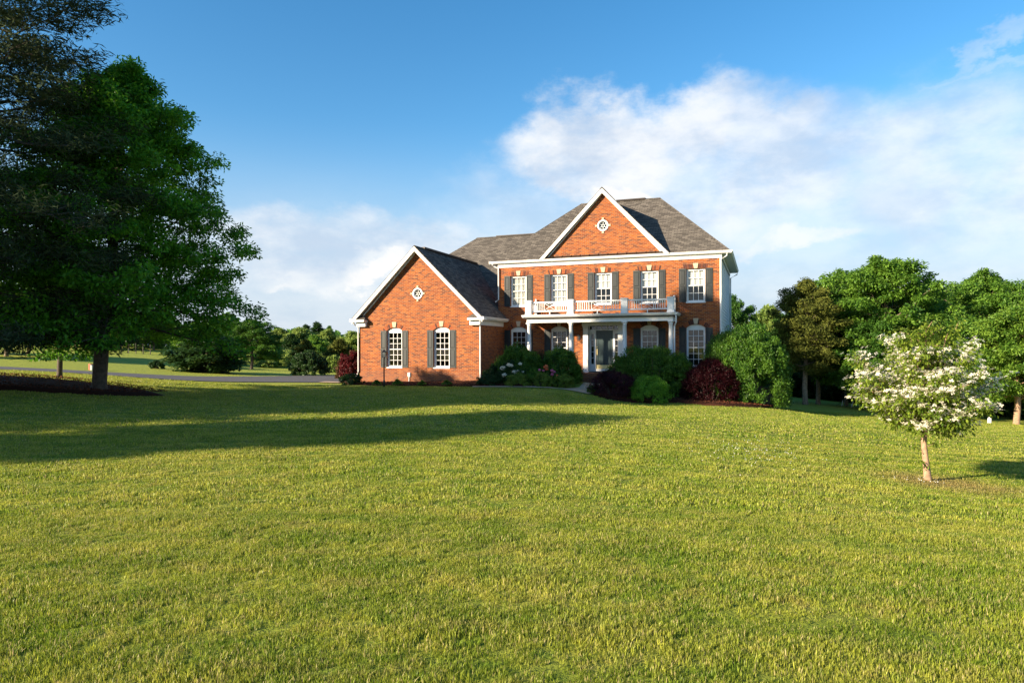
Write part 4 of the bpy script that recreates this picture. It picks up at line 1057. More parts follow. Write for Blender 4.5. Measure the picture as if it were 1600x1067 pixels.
# dogwood: limbs fork low, foliage in flat tiers with blossom on top
def dogwood():
    rng = np.random.default_rng(77); mb = MB()
    mb.tube([(0, 0, -.15), (.0, 0, .05), (-.03, .01, .35), (-.06, 0, .62), (-.05, 0, .78)], [.090, .062, .050, .046, .048], 12)
    tips = []
    n = 30
    for i in range(n):
        a = i * 2.4 + rng.uniform(-.3, .3); q = i / (n - 1)
        zt = .90 + 1.5 * q ** .9; rr = float(np.interp(zt, [.8, 1., 1.3, 1.6, 1.9, 2.2, 2.4], [.35, .55, .90, .98, .80, .42, .14])) * rng.uniform(.72, 1.2)
        pts = []
        for k in range(7):
            f = k / 6
            pts.append(np.array([-.05 + math.cos(a) * rr * f ** (1.25), math.sin(a) * rr * f ** 1.25, .72 + (zt - .72) * f ** .72]) + rng.normal(0, .015, 3) * (k > 0))
        mb.tube([tuple(x) for x in pts], [.021 - .0025 * k for k in range(7)], 7, False)
        side = np.array([-math.sin(a), math.cos(a), 0]); dn = np.array([math.cos(a), math.sin(a), 0])
        for k in range(10):
            f = .28 + .72 * k / 9; j = min(5, int(f * 6)); g = f * 6 - j
            q0 = pts[j] * (1 - g) + pts[j + 1] * g; sl = rng.uniform(.12, .38) * (1 if k % 2 else -1) * (1.25 - .6 * f) * (1.2 - .5 * q)
            q1 = q0 + side * sl + dn * abs(sl) * .7 + np.array([0, 0, rng.uniform(-.06, .16)])
            mb.tube([tuple(q0), tuple(q1)], [.010, .004], 4, False)
            
            if not (q1[2] < 1.0 and np.hypot(q1[0], q1[1]) < .38): tips.append((q1, 1.)); tips.append(((q0 + q1) / 2, .8))
        tips.append((pts[-1] + dn * .05, .8))
    for px_, py_, pz in ((-1.22, -.2, 1.98), (1.16, .1, 1.62), (1.05, -.1, 1.45), (.48, 0, 2.5), (-1.05, .1, 1.25), (-.3, -.3, .86), (.0, .1, 2.42), (.2, .1, 2.3), (-.15, -.1, 2.3)):
        e_ = np.array([px_, py_, pz]); s0_ = np.array([px_ * .25, py_ * .2, .9 + (pz - .9) * .35])
        mb.tube([tuple(s0_), tuple(s0_ * .45 + e_ * .55 + [0, 0, .05]), tuple(e_)], [.016, .009, .004], 5, False)
        for f in (.55, .7, .85, 1.): tips.append((s0_ * (1 - f) + e_ * f, .75))
    for x_, z_ in ((-.2, .52), (-.12, .30), (-.05, .24), (.1, .6)): tips.append((np.array([x_, -.05, z_]), .4)); mb.tube([(-.03, 0, z_ - .06), (x_, -.05, z_)], [.006, .003], 4, False)
    TC = np.array([t[0] for t in tips]); TS = np.array([t[1] for t in tips])
    N = 20000; idx = rng.choice(len(TC), N, p=TS / TS.sum())
    off = rng.normal(0, 1, (N, 3)) * np.array([.085, .085, .055]) * TS[idx][:, None]
    C = TC[idx] + off + [0, 0, -.01]
    ax = off * 9 + rng.normal(0, .4, (N, 3)) + np.array([0, 0, -.5]); nr = rng.normal(0, .4, (N, 3)) + [0, 0, 1.]
    V = leaves(C, ax, nr, .066 * rng.uniform(.7, 1.3, N), .034 * rng.uniform(.7, 1.3, N), rng)
    M = 7200; idx = rng.choice(np.arange(len(TC) - 4), M); 
    C = TC[idx] + rng.normal(0, 1, (M, 3)) * np.array([.085, .085, .030]) + [0, 0, .055]
    keep = (C[:, 2] < 2.32) & ~((np.abs(C[:, 0]) < .45) & (C[:, 2] > 2.1)); C = C[keep]; M = len(C)
    fn = unit(rng.normal(0, .4, (M, 3)) + [0, 0, 1] + C * [.22, .22, 0]); a0 = unit(np.cross(fn, rng.normal(0, 1, (M, 3)))); b0 = np.cross(fn, a0)
    Q = []
    for k in range(4):
        a = math.pi / 2 * k; dr_ = a0 * math.cos(a) + b0 * math.sin(a) + fn * .12
        Q.append(leaves(C + dr_ * .021, dr_, fn, .038 * rng.uniform(.8, 1.15, M), .029, rng, .05))
    return mb, V, np.clip(rng.normal(.5, .22, N), 0, 1), np.concatenate(Q), np.clip(rng.normal(.6, .25, 4 * M), 0, 1)
mb, V, var, Q, qv = dogwood()
DGS = (.93, .93, 1.03)
dg = thing('dogwood_tree', 'small dogwood covered in creamy white blossom standing alone on the right lawn', 'tree', GP(1449, 11), R(-15))
mb.obj('trunk', 'pink_bark', dg, True); link('crown', quads_mesh('crown', V, var, 'leaf_dogwood'), dg)
dg.scale = DGS; bo = link('blossom', quads_mesh('blossom', Q, qv, 'petal_white'), dg); bo['kind'] = 'stuff'

# background tree kinds
broad = prof_pts([(0, .75), (.25, 1.), (.6, .85), (.85, .5), (1, .15)])
def kind_spec(seed, H, R_, base, n, ll, lw, pad, nl=30, up=(.0, .8), style='broad', pf=broad, tr=.16, droop=.08):
    return crown_tree(seed, H, base, lambda h: pf(h) * R_, nl, tr, n, ll, lw, up, droop, 3, pad, style=style)
K1 = kind_spec(101, 9.5, 4.3, 1.8, 62000, .20, .095, (.50, .36), 54, (.25, 1.3))
K2 = kind_spec(102, 8.5, 3.6, 1.4, 52000, .20, .095, (.50, .38), 46, (.2, 1.3))
K3 = kind_spec(103, 7.0, 2.9, 1.3, 40000, .17, .085, (.40, .30), 40, (.2, 1.2))
cone = prof_pts([(0, .55), (.2, .95), (.4, 1.), (.6, .85), (.8, .5), (1, .08)])
KO = kind_spec(104, 8.1, 2.5, 2.0, 42000, .20, .05, (.48, .5), 48, (.1, 1.2), 'spray', cone, .17, -.05)
KF = kind_spec(105, 7.0, 3.2, .5, 15000, .42, .22, (.95, .55), 24, tr=.15)
KG = kind_spec(106, 8.0, 2.8, .4, 15000, .40, .20, (.85, .6), 26, (.2, 1.1), pf=cone)
KC = kind_spec(107, 11.0, 2.6, 2.5, 12000, .6, .14, (.9, .35), 26, (.0, .5), 'spray', cone, .2)
meshes = {}
def tree(kind, spec, leaf, label, px, Y, top_y, rad, rz=0., bark='bark', group=None, name='tree', dz=0.):
    """px column, distance Y, picture row of the top, crown radius in picture px"""
    g = GP(px, Y); H = EYE + (544.7 - .0025 * (px - 800) - top_y) / FPX * Y - g.z
    key = (kind, leaf, bark)
    if key not in meshes:
        mb, V, var = spec
        meshes[key] = (mb.mesh('trunk', bark, True), quads_mesh('crown', V, var, leaf), float(V[..., 2].max()), float(np.percentile(np.hypot(V[..., 0], V[..., 1]), 96)))
    tm, cm, h0, r0 = meshes[key]
    t = thing(name, label, 'tree', g + Vector((0, 0, dz)), rz, group)
    sz = H / h0; sx = rad / FPX * Y / r0; t.scale = (sx, sx, sz)
    link('trunk', tm, t); link('crown', cm, t)
    return t
GR = 'trees of the wood on the right'
tree('K1', K1, 'leaf_green', 'broad bright green tree with the highest crown of the wood, behind the dogwood', 1385, 38.5, 396, 108, .4, 'pale_bark', GR)
tree('K2', K2, 'leaf_green', 'rounded green tree filling the gap between the olive cedar and the highest crown', 1322, 42, 417, 62, 1.4, 'pale_bark', GR)
tree('K1', K1, 'leaf_green', 'spreading green tree right of the dogwood with open crown against the sky', 1530, 41, 419, 92, 2.6, 'pale_bark', GR)
tree('K3', K3, 'leaf_bright', 'low leafy tree with pale trunk beside the white ground marker', 1588, 33, 478, 78, .9, 'pink_bark', GR)
tree('K3', K3, 'leaf_bright', 'second pale trunked tree at the very right edge of the photo', 1608, 33.6, 466, 60, 3.1, 'pink_bark', GR)
tree('K2', K2, 'leaf_green', 'green tree cut off by the right edge, behind the pale trunks', 1645, 40, 440, 90, 4.4, 'pale_bark', GR)
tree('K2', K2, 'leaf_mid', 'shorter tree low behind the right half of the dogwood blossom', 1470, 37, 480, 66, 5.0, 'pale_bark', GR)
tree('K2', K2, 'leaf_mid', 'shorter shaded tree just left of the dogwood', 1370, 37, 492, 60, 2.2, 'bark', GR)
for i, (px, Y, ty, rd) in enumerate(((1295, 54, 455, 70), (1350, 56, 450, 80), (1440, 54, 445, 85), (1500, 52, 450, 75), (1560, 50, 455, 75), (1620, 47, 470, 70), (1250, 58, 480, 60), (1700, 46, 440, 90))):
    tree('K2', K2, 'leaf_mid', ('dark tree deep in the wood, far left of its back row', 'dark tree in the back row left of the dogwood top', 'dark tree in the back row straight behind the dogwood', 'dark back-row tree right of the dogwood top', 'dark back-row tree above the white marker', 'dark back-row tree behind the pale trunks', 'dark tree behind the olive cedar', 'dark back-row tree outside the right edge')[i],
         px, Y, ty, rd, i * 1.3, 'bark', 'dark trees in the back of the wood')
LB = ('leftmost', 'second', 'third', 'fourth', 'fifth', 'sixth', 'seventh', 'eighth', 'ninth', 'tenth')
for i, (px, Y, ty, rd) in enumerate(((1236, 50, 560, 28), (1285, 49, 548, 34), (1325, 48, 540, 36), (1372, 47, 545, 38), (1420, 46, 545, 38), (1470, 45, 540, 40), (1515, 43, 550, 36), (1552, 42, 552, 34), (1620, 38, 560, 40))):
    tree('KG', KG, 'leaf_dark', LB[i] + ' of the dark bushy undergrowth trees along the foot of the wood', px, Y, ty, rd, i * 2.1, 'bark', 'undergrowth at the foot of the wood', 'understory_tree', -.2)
tree('KO', KO, 'leaf_olive', 'olive brown cedar with bare grey trunk right of the house', 1258, 38, 432, 56, 0, 'pale_bark', name='cedar_tree')
tree('KO', KO, 'leaf_dark', 'dark cedar with thin trunk tucked behind the olive brown one', 1278, 40.5, 470, 48, 2, 'pale_bark', name='cedar_tree')
tree('K2', K2, 'leaf_mid', 'dark round tree showing just past the white siding corner', 1140, 60, 455, 44, 1, name='tree')
tree('KF', KF, 'leaf_far', 'pale airy tree between the house and the olive cedar', 1200, 74, 474, 38, 2, name='tree')
tree('KF', KF, 'leaf_mid', 'low tree behind the big bush at the house corner', 1180, 56, 500, 36, 3, name='tree')
GL = 'trees along the far lawn on the left'
tree('K3', K3, 'leaf_mid', 'rounded dark green tree with short trunk on the far lawn left of the house', 393, 64, 498, 44, 1, 'bark', GL)
for i, (px, Y, ty, rd, kd, lf, lb) in enumerate((
        (437, 92, 512, 26, 'KF', 'leaf_far', 'pale yellow-green tree just right of the rounded dark tree'),
        (455, 84, 519, 18, 'KG', 'leaf_dark', 'narrow dark brownish tree between pale yellow-green ones'),
        (470, 90, 510, 26, 'KF', 'leaf_far', 'yellow-green tree above the left end of the dark bush'),
        (492, 78, 522, 22, 'KF', 'leaf_green', 'mid green leafy tree above the dark bush by the driveway'),
        (512, 88, 513, 22, 'KF', 'leaf_far', 'tall pale tree right of the mid green one'),
        (530, 70, 527, 24, 'KG', 'leaf_olive', 'olive tree near the garage wing, left of the red shrub'),
        (552, 84, 516, 28, 'KF', 'leaf_far', 'pale tree partly hidden by the garage gable'),
        (478, 68, 528, 20, 'KG', 'leaf_olive', 'olive coned tree behind the dark bush'),
        (420, 76, 528, 22, 'KF', 'leaf_green', 'green tree touching the right side of the rounded tree'),
        (585, 90, 520, 30, 'KF', 'leaf_mid', 'tree wholly behind the garage wing'),
        (370, 88, 515, 30, 'KF', 'leaf_mid', 'tree behind the rounded dark tree, to its left'))):
    tree(kd, {'KF': KF, 'KG': KG}[kd], lf, lb, px, Y, ty, rd, i * 1.7, 'bark', GL)
tree('KC', KC, 'leaf_dark', 'taller of the two far pines standing above the tree line left of the gable', 496, 170, 501, 14, 1, name='pine_tree', group='pines on the skyline')
tree('KC', KC, 'leaf_dark', 'lower far pine left of the taller skyline pine', 478, 175, 505, 11, 2, name='pine_tree', group='pines on the skyline')
tree('KF', KF, 'leaf_mid', 'far round tree on the skyline just left of the gable return', 514, 150, 508, 10, 2, name='tree')
tree('KG', KG, 'leaf_dark', 'broad dark evergreen with ragged skirt on the far side of the driveway under the oak', 322, 47, 500, 52, 1, name='evergreen_tree', dz=-.35)
tree('KF', KF, 'leaf_green', 'bright tree on the hill behind the evergreen', 300, 72, 512, 34, 1, group=GL)
for i, (px, Y, ty, rd, ld) in enumerate(((10, 56, 440, 62, 'pale forked trunk at the left edge beyond the driveway'), (44, 60, 450, 56, 'leaning dark trunk right of the forked pale one on the hill'), (120, 84, 470, 40, 'tree on the hill seen under the young tree'), (185, 92, 480, 36, 'tree on the hill seen right of the oak trunk'), (240, 90, 485, 34, 'tree on the hill above the small round bush'), (-60, 62, 430, 70, 'hill tree outside the left edge'), (-110, 50, 400, 80, 'second hill tree outside the left edge'))):
    tree('K2', K2, 'leaf_green', ld, px, Y, ty, rd, i * 2., 'pale_bark', 'trees on the hill at the left')

# far wood on the skyline
def far_wood():
    rng = np.random.default_rng(9); C = []; S = []
    for k in range(900):
        a = rng.uniform(-1.25, 1.25); rr = rng.uniform(185, 420)
        x, y = math.sin(a) * rr, math.cos(a) * rr
        h = rng.uniform(7, 12) * (.75 + .25 * math.sin(a * 9)); g = rr * .004
        n = 90; u = unit(rng.normal(0, 1, (n, 3))); r = rng.uniform(3, 5)
        C.append(u * [r, r, h * .5] + [x, y, h * .45 + g - 1]); S.append(np.full(n, rng.uniform(.2, .8)))
    C = np.concatenate(C); S = np.concatenate(S); C[:, 2] += hgt(C[:, 0], C[:, 1])
    N = len(C); nr = rng.normal(0, 1, (N, 3)); ax = rng.normal(0, 1, (N, 3))
    return quads_mesh('wood', leaves(C, ax, nr, 2.0, 1.5, rng), np.clip(S + rng.normal(0, .12, N), 0, 1), 'leaf_mid')
fw = link('wood', far_wood()); fw['kind'] = 'stuff'; tag(fw, 'dark green wood along the far skyline', 'wood')
# rough scrub at the foot of the distant trees (one hedge-like mass)
def scrub(pts, seed, h, n, ll, leaf, label, name='scrub'):
    rng = np.random.default_rng(seed); C = []
    P_ = np.array(pts); d_ = np.r_[0, np.cumsum(np.hypot(*np.diff(P_, axis=0).T))]
    for k in range(n):
        t = rng.uniform(0, d_[-1]); x = np.interp(t, d_, P_[:, 0]) + rng.normal(0, 1.2); y = np.interp(t, d_, P_[:, 1]) + rng.normal(0, 1.6)
        m = 260; hh = h * rng.uniform(.5, 1.2); u = unit(rng.normal(0, 1, (m, 3)))
        C.append(u * [hh * .8, hh * .8, hh * .6] + [x, y, hh * .4])
    C = np.concatenate(C); C[:, 2] = np.maximum(C[:, 2], 0) + hgt(C[:, 0], C[:, 1]); N = len(C)
    o = link(name, quads_mesh(name, leaves(C, rng.normal(0, 1, (N, 3)) + [0, 0, .4], rng.normal(0, 1, (N, 3)) + [0, 0, .5], ll, ll * .5, rng), np.clip(rng.normal(.5, .25, N), 0, 1), leaf))
    o['kind'] = 'stuff'; tag(o, label, 'scrub'); return o
scrub([g2(1225, 53), g2(1300, 51), g2(1400, 49), g2(1500, 47), g2(1560, 45), g2(1640, 40)], 3, 2.4, 60, .3, 'leaf_dark', 'dark tangled undergrowth between the trunks of the right wood')
scrub([g2(345, 78), g2(400, 80), g2(460, 80), g2(520, 74), g2(580, 70)], 4, 1.8, 44, .3, 'leaf_far', 'pale scrub at the foot of the trees across the far lawn')
scrub([g2(-200, 98), g2(0, 96), g2(150, 102), g2(300, 95), g2(345, 88)], 5, 3.4, 60, .45, 'leaf_mid', 'hedge-like scrub along the top of the hill at the left')

# ------------------------------------------------------------------ shrubs round the house
def shrub(name, label, px, Y, w_px, top_y, leaf, n, ll, lw, seed, depth=1., lump=.16, up=.5, group=None, nstem=9, bark='bark', sr=.018, rz=None, dz=0., shell=(.72, 1.04)):
    g = GP(px, Y); rx = w_px / FPX * Y / 2; h = EYE + (544.7 - .0025 * (px - 800) - top_y) / FPX * Y - g.z
    sp = bush_spec(seed, rx, rx * depth, h / 1.06, n, ll, lw, lump, up=up, shell=shell)
    return bush(name, label, name.replace('_', ' ').split()[-1] if name.endswith('shrub') else 'shrub', g + Vector((0, 0, dz)), HR if rz is None else rz, sp, leaf, rx, h, group, bark, nstem, sr)
GH = 'shrubs along the house front'
shrub('shrub', 'low dark clipped shrub at the far left corner of the garage wing', 549, 35.3, 36, 583.5, 'leaf_dark', 5000, .07, .035, 1, 1, .14, group=GH)
shrub('shrub', 'large rounded green shrub left of the porch steps, under the leftmost column', 812, 34.0, 74, 541, 'leaf_privet', 26000, .085, .04, 2, .75, .15, group=GH)
shrub('shrub', 'large rounded green shrub just left of the brick steps', 874, 34.0, 64, 543, 'leaf_privet', 24000, .085, .04, 3, .8, .15, group=GH)
shrub('shrub', 'reddish brown thinner shrub squeezed between the two large rounded ones', 845, 34.2, 26, 546, 'leaf_brown', 5000, .08, .035, 4, .8, .15, group=GH)
shrub('shrub', 'dark spreading evergreen against the garage side wall', 776, 34.2, 40, 567, 'leaf_dark', 9000, .09, .035, 5, 1, .2, group=GH)
shrub('shrub', 'low dark evergreen mound at the garage corner downspout', 766, 33.1, 42, 586, 'leaf_dark', 8000, .08, .03, 6, .8, .14, group=GH)
shrub('boxwood_shrub', 'leftmost of the three clipped ball shrubs along the front path', 810, 32.45, 38, 582, 'leaf_box', 8000, .05, .03, 7, 1, .07, group='clipped ball shrubs')
shrub('boxwood_shrub', 'middle of the three clipped ball shrubs along the front path', 848, 32.35, 32, 582.5, 'leaf_box', 8000, .05, .03, 8, 1, .09, group='clipped ball shrubs')
shrub('boxwood_shrub', 'clipped ball shrub nearest the brick steps', 881, 32.4, 34, 584, 'leaf_box', 8000, .05, .03, 9, 1, .07, group='clipped ball shrubs')
shrub('shrub', 'small leafy green shrub with upright tips between white and pink flowers', 835, 33.3, 28, 573, 'leaf_green', 4500, .09, .04, 10, 1, .2, 1., group=GH)
def flower_cluster(parent, loc, r, leaf, seed, n=70, pl=.06):
    rng = np.random.default_rng(seed); u = unit(rng.normal(0, 1, (n, 3)) + [0, -.4, .5])
    V = leaves(u * r * [1, 1, .75] * rng.uniform(.6, 1, (n, 1)), rng.normal(0, 1, (n, 3)) + u * .3, u + rng.normal(0, .3, (n, 3)), pl, pl * .75, rng)
    o = link('flower_cluster', quads_mesh('flower_cluster', V, np.clip(rng.normal(.6, .25, n), 0, 1), leaf), parent); o.location = loc; return o
def at_local(t, px, py, Y):
    X, Yy, Z = PT(px, py, Y); return t.matrix_basis.inverted() @ Vector((X, Yy, Z))
t = shrub('rhododendron_shrub', 'dark leafed shrub with clusters of large white flowers by the front path', 803, 33.4, 50, 566, 'leaf_dark', 7000, .12, .045, 11, .8, .2, group=GH)
bpy.context.view_layer.update()
for i, (px, py, r) in enumerate(((785.5, 575, .14), (795, 570, .12), (799, 571, .10), (813, 568.5, .10), (788, 586, .14), (803, 581, .12), (810, 580, .11), (816.5, 581.5, .10), (807, 584, .09))):
    flower_cluster(t, at_local(t, px, py, 32.95), r, 'petal_white', i)
t = shrub('azalea_shrub', 'dark shrub with pink and orange flowers between the ball shrubs and the large shrub', 859, 33.5, 42, 569, 'leaf_mid', 5000, .09, .04, 12, .8, .2, group=GH)
bpy.context.view_layer.update()
for i, (px, py, r, m_) in enumerate(((852.5, 573, .13, 'petal_orange'), (854, 577, .08, 'petal_orange'), (843, 578, .07, 'petal_pink'), (849, 579, .06, 'petal_pink'), (862.5, 579, .09, 'petal_pink'), (866, 581, .07, 'petal_pink'), (863, 585, .10, 'petal_pink'), (870.5, 586.5, .06, 'petal_orange'))):
    flower_cluster(t, at_local(t, px, py, 33.0), r, m_, 30 + i)
shrub('maple_shrub', 'low weeping dark red maple right of the brick steps', 958, 31.3, 68, 576, 'leaf_maple', 15000, .085, .022, 13, .9, .26, -.4, group=GH)
shrub('shrub', 'tiny yellow-green plant peeping out left of the weeping red maple', 923, 31.5, 12, 602, 'leaf_green', 900, .06, .03, 14, 1, .2, group=GH)
shrub('shrub', 'wide green rounded shrub in front of the right half of the porch', 1020, 33.0, 138, 540.5, 'leaf_privet', 50000, .09, .042, 15, .48, .07, group=GH, nstem=16, sr=.03)
shrub('shrub', 'fresh light green low rounded shrub between the two dark red ones', 1015, 30.75, 60, 587, 'leaf_fresh', 20000, .075, .022, 16, .8, .08, .9, group=GH)
shrub('barberry_shrub', 'tall dark crimson shrub beside the big bush at the house corner', 1110, 31.2, 88, 561, 'leaf_barberry', 26000, .07, .035, 17, .8, .13, group=GH)
shrub('shrub', 'small green shrub low between crimson shrub and house', 1060, 32.2, 40, 590, 'leaf_mid', 7000, .07, .035, 47, .8, .13, group=GH)
shrub('shrub', 'tallest bright green bush with arching shoots at the right house corner', 1166, 31.8, 124, 506, 'leaf_privet', 72000, .10, .04, 18, .8, .09, .9, group=GH, nstem=18, sr=.035)
shrub('shrub', 'dark green bush behind the arching one, under the siding', 1135, 33.6, 70, 512, 'leaf_mid', 26000, .10, .04, 19, .8, .16, group=GH, nstem=12)
shrub('shrub', 'dark round bush on the lawn side of the driveway, left of the garage wing', 485, 48.5, 56, 549, 'leaf_dark', 14000, .13, .06, 20, .9, .16)
shrub('shrub', 'small dark round bush at the foot of the grassy hill', 244, 48, 22, 564, 'leaf_dark', 4000, .12, .06, 21)
shrub('shrub', 'bright red leaved shrub by the garage wing corner', 549, 43.5, 38, 548, 'leaf_redfar', 12000, .12, .06, 22, .9, .2)
shrub('shrub', 'dark red brown shrub left of the bright red one', 540, 44, 30, 560, 'leaf_brown', 6000, .12, .06, 23)
shrub('shrub', 'pale flowering shrub left of the rounded far tree', 363, 75, 26, 564, 'leaf_far', 3000, .2, .1, 24)
shrub('shrub', 'pale yellow-green shrub right of the rounded far tree trunk', 418, 74, 26, 562, 'leaf_far', 3000, .2, .1, 25)
shrub('shrub', 'grey-green shrub beside the olive tree', 522, 62, 22, 555, 'leaf_far', 3000, .16, .1, 26)
def hosta(px, Y, r, h, label, leaf, seed):
    rng = np.random.default_rng(seed); n = 190; a = rng.uniform(0, 6.28, n); q = rng.random(n) ** .7
    C = np.stack([np.cos(a) * r * q * .8, np.sin(a) * r * q * .8, h * (1 - q * .55) * rng.uniform(.5, 1., n)], 1)
    ax = np.stack([np.cos(a) * (.4 + q), np.sin(a) * (.4 + q), .9 - q * 1.3], 1) + rng.normal(0, .15, (n, 3)); nr = np.stack([-np.cos(a) * .2, -np.sin(a) * .2, np.ones(n)], 1)
    V = leaves(C, ax, nr, .17, .08, rng, .15); t = thing('hosta_plant', label, 'plant', GP(px, Y) + Vector((0, 0, .04)), 0, 'leafy plants in the bed under the garage windows')
    link('leaves', quads_mesh('leaves', V, rng.random(n), leaf), t)
    m = MB(); 
    for k in range(3): m.tube([(0, 0, -.03), (.03 * k, .02, h * .5)], .008, 4)
    m.obj('stem', 'leaf_mid', t)
hosta(588.5, 34.2, .28, .26, 'leftmost small leafy plant in the mulch, beside the lamp post', 'leaf_green', 1)
hosta(621, 33.9, .30, .32, 'leafy plant in the mulch right of the lamp post', 'leaf_green', 2)
hosta(659, 33.6, .24, .24, 'small leafy plant in the mulch right of the white wall socket', 'leaf_green', 3)
hosta(698, 33.1, .30, .30, 'darker leafy plant in the mulch under the right garage window', 'leaf_mid', 4)

# mulch chips
def chips(seed, poly, n, lift):
    rng = np.random.default_rng(seed); P_ = np.array(poly); lo, hi = P_.min(0), P_.max(0)
    x = rng.uniform(lo[0], hi[0], n * 2); y = rng.uniform(lo[1], hi[1], n * 2); k = in_poly(x, y, poly); x, y = x[k][:n], y[k][:n]
    c = P_.mean(0)
    C = np.stack([x, y, hgt(x, y) + lift + rng.uniform(0, .04, len(x))], 1); N = len(C)
    return leaves(C, rng.normal(0, 1, (N, 3)) * [1, 1, .4], rng.normal(0, .5, (N, 3)) + [0, 0, 1], rng.uniform(.04, .10, N), .035, rng, 0), rng.random(N)
A = [chips(1, BED1, 9000, .06), chips(2, BED2, 9000, .13), chips(3, BED3, 9000, .16)]
o = link('mulch', quads_mesh('mulch', np.concatenate([a[0] for a in A]), np.concatenate([a[1] for a in A]), 'mulch')); o['kind'] = 'stuff'; tag(o, 'reddish brown bark chips lying in the planting beds', 'mulch')

# ------------------------------------------------------------------ small things
lp = thing('lamp_post', 'black lantern lamp post standing at the bed edge before the garage wing', 'lamp post', GP(600, 33.2), .3)
m = MB(); m.lathe([(.05, -.1), (.05, .3), (.035, .34), (.030, 1.38), (.045, 1.40), (.03, 1.44)], (0, 0, 0), 12); m.obj('post', 'black_metal', lp, True)
m = MB(); g_ = MB(); lantern(m, g_, (0, 0, 1.46), .105, .24); m.tube([(0, 0, 1.46), (0, 0, 1.58)], .02, 6); ho = m.obj('lantern', 'black_metal', lp); g_.obj('lantern_glass', 'glass', ho)
# wooden fence end by the big bush
fe = thing('wooden_fence', 'weathered grey upright boards of a fence end beside the big corner bush', 'fence', GP(1197, 32.2), R(-30))
for k in range(5):
    m = MB(); h = .98 + .05 * (k % 2); x = -.45 + k * .165; m.prism([(x, 0, -.3), (x + .15, 0, -.3), (x + .15, 0, h - .05), (x + .075, 0, h), (x, 0, h - .05)], (0, .03, 0)); m.obj('board', 'wood_weathered', fe)
m = MB(); m.box((.38, -.03, -.3), (.5, .09, 1.1)); m.obj('post', 'wood_weathered', fe)
m = MB(); m.box((-.45, .031, .2), (.38, .07, .3)); m.box((-.45, .031, .7), (.38, .07, .8)); m.obj('rail', 'wood_weathered', fe)
mk = MB(); mk.lathe([(.09, -.1), (.09, .20), (.075, .27), (.04, .31), (.005, .325)], (0, 0, 0), 16)
t = thing('ground_marker', 'white domed utility marker standing in the grass before the right wood', 'marker', GP(1546, 34)); mk.obj('body', 'white_plastic', t, True)
m = MB(); m.lathe([(.105, -.1), (.105, .05), (.091, .055)], (0, 0, 0), 16); m.obj('base', 'white_plastic', t, True)
for i, (px, Y, dx) in enumerate(((1315, 41, .06), (1329.5, 40, .12))):
    t = thing('garden_stake', ('left', 'right')[i] + ' of two short white stakes with netting in the shaded lawn', 'stake', GP(px, Y), 0, 'white stakes by the wood')
    m = MB(); m.tube([(0, 0, -.1), (dx, 0, .34)], .028, 8); m.obj('stake', 'white_plastic', t, True)
    m = MB(); m.tube([(dx * .9, 0, .3), (-.35, 0, .02)], .008, 4); m.tube([(dx * .7, 0, .2), (-.3, .1, .0)], .008, 4); m.tube([(dx, 0, .34), (dx + .02, 0, .85)], .010, 5); m.obj('wire', 'black_metal', t)
t = thing('utility_box', 'small red brown box with a white side on the verge across the driveway', 'box', GP(143.5, 40.5), -.5)
m = MB(); m.box((-.15, -.12, -.1), (.06, .12, .34)); m.box((-.16, -.13, .34), (.06, .13, .37)); m.obj('body', 'red_clay', t); m = MB(); m.box((.0605, -.11, -.1), (.13, .11, .30)); m.obj('side_panel', 'white_plastic', t)
# distant fence on the hill
fa, fb = GP(-80, 74), GP(235, 80)
t = thing('wire_fence', 'long dark post and wire fence crossing the grassy hill at the left', 'fence', fa); n = 26
for k in range(n + 1):
    x = fa.x + (fb.x - fa.x) * k / n; y = fa.y + (fb.y - fa.y) * k / n; z = gz(x, y); m = MB(); m.tube([(x - fa.x, y - fa.y, z - fa.z - .2), (x - fa.x, y - fa.y, z - fa.z + 1.2)], .05, 6); m.obj('post', 'wood_weathered', t)
for hh in (.5, .85, 1.15):
    m = MB(); m.tube([(fa.x + (fb.x - fa.x) * k / n - fa.x, fa.y + (fb.y - fa.y) * k / n - fa.y, gz(fa.x + (fb.x - fa.x) * k / n, fa.y + (fb.y - fa.y) * k / n) - fa.z + hh) for k in range(n + 1)], .018, 4); m.obj('wire', 'black_metal', t)
# far house glimpsed under the trees
g = GP(171, 120)
t = thing('far_house', 'pale distant house glimpsed under the oak on the hill', 'house', g, .15)
m = MB(); m.box((-5, 0, -1), (5, 7, 3.2)); m.obj('wall', 'white_trim', t)
m = MB(); m.prism([(-5.4, -.4, 3.1), (-5.4, 7.4, 3.1), (-5.4, 3.5, 5.6)], (10.8, 0, 0)); m.obj('roof', 'roof_far', t)
for x in (-3, 0, 3): m = MB(); m.box((x - .55, -.03, 1), (x + .55, -.001, 2.4)); m.obj('window', 'shutter_paint', t)

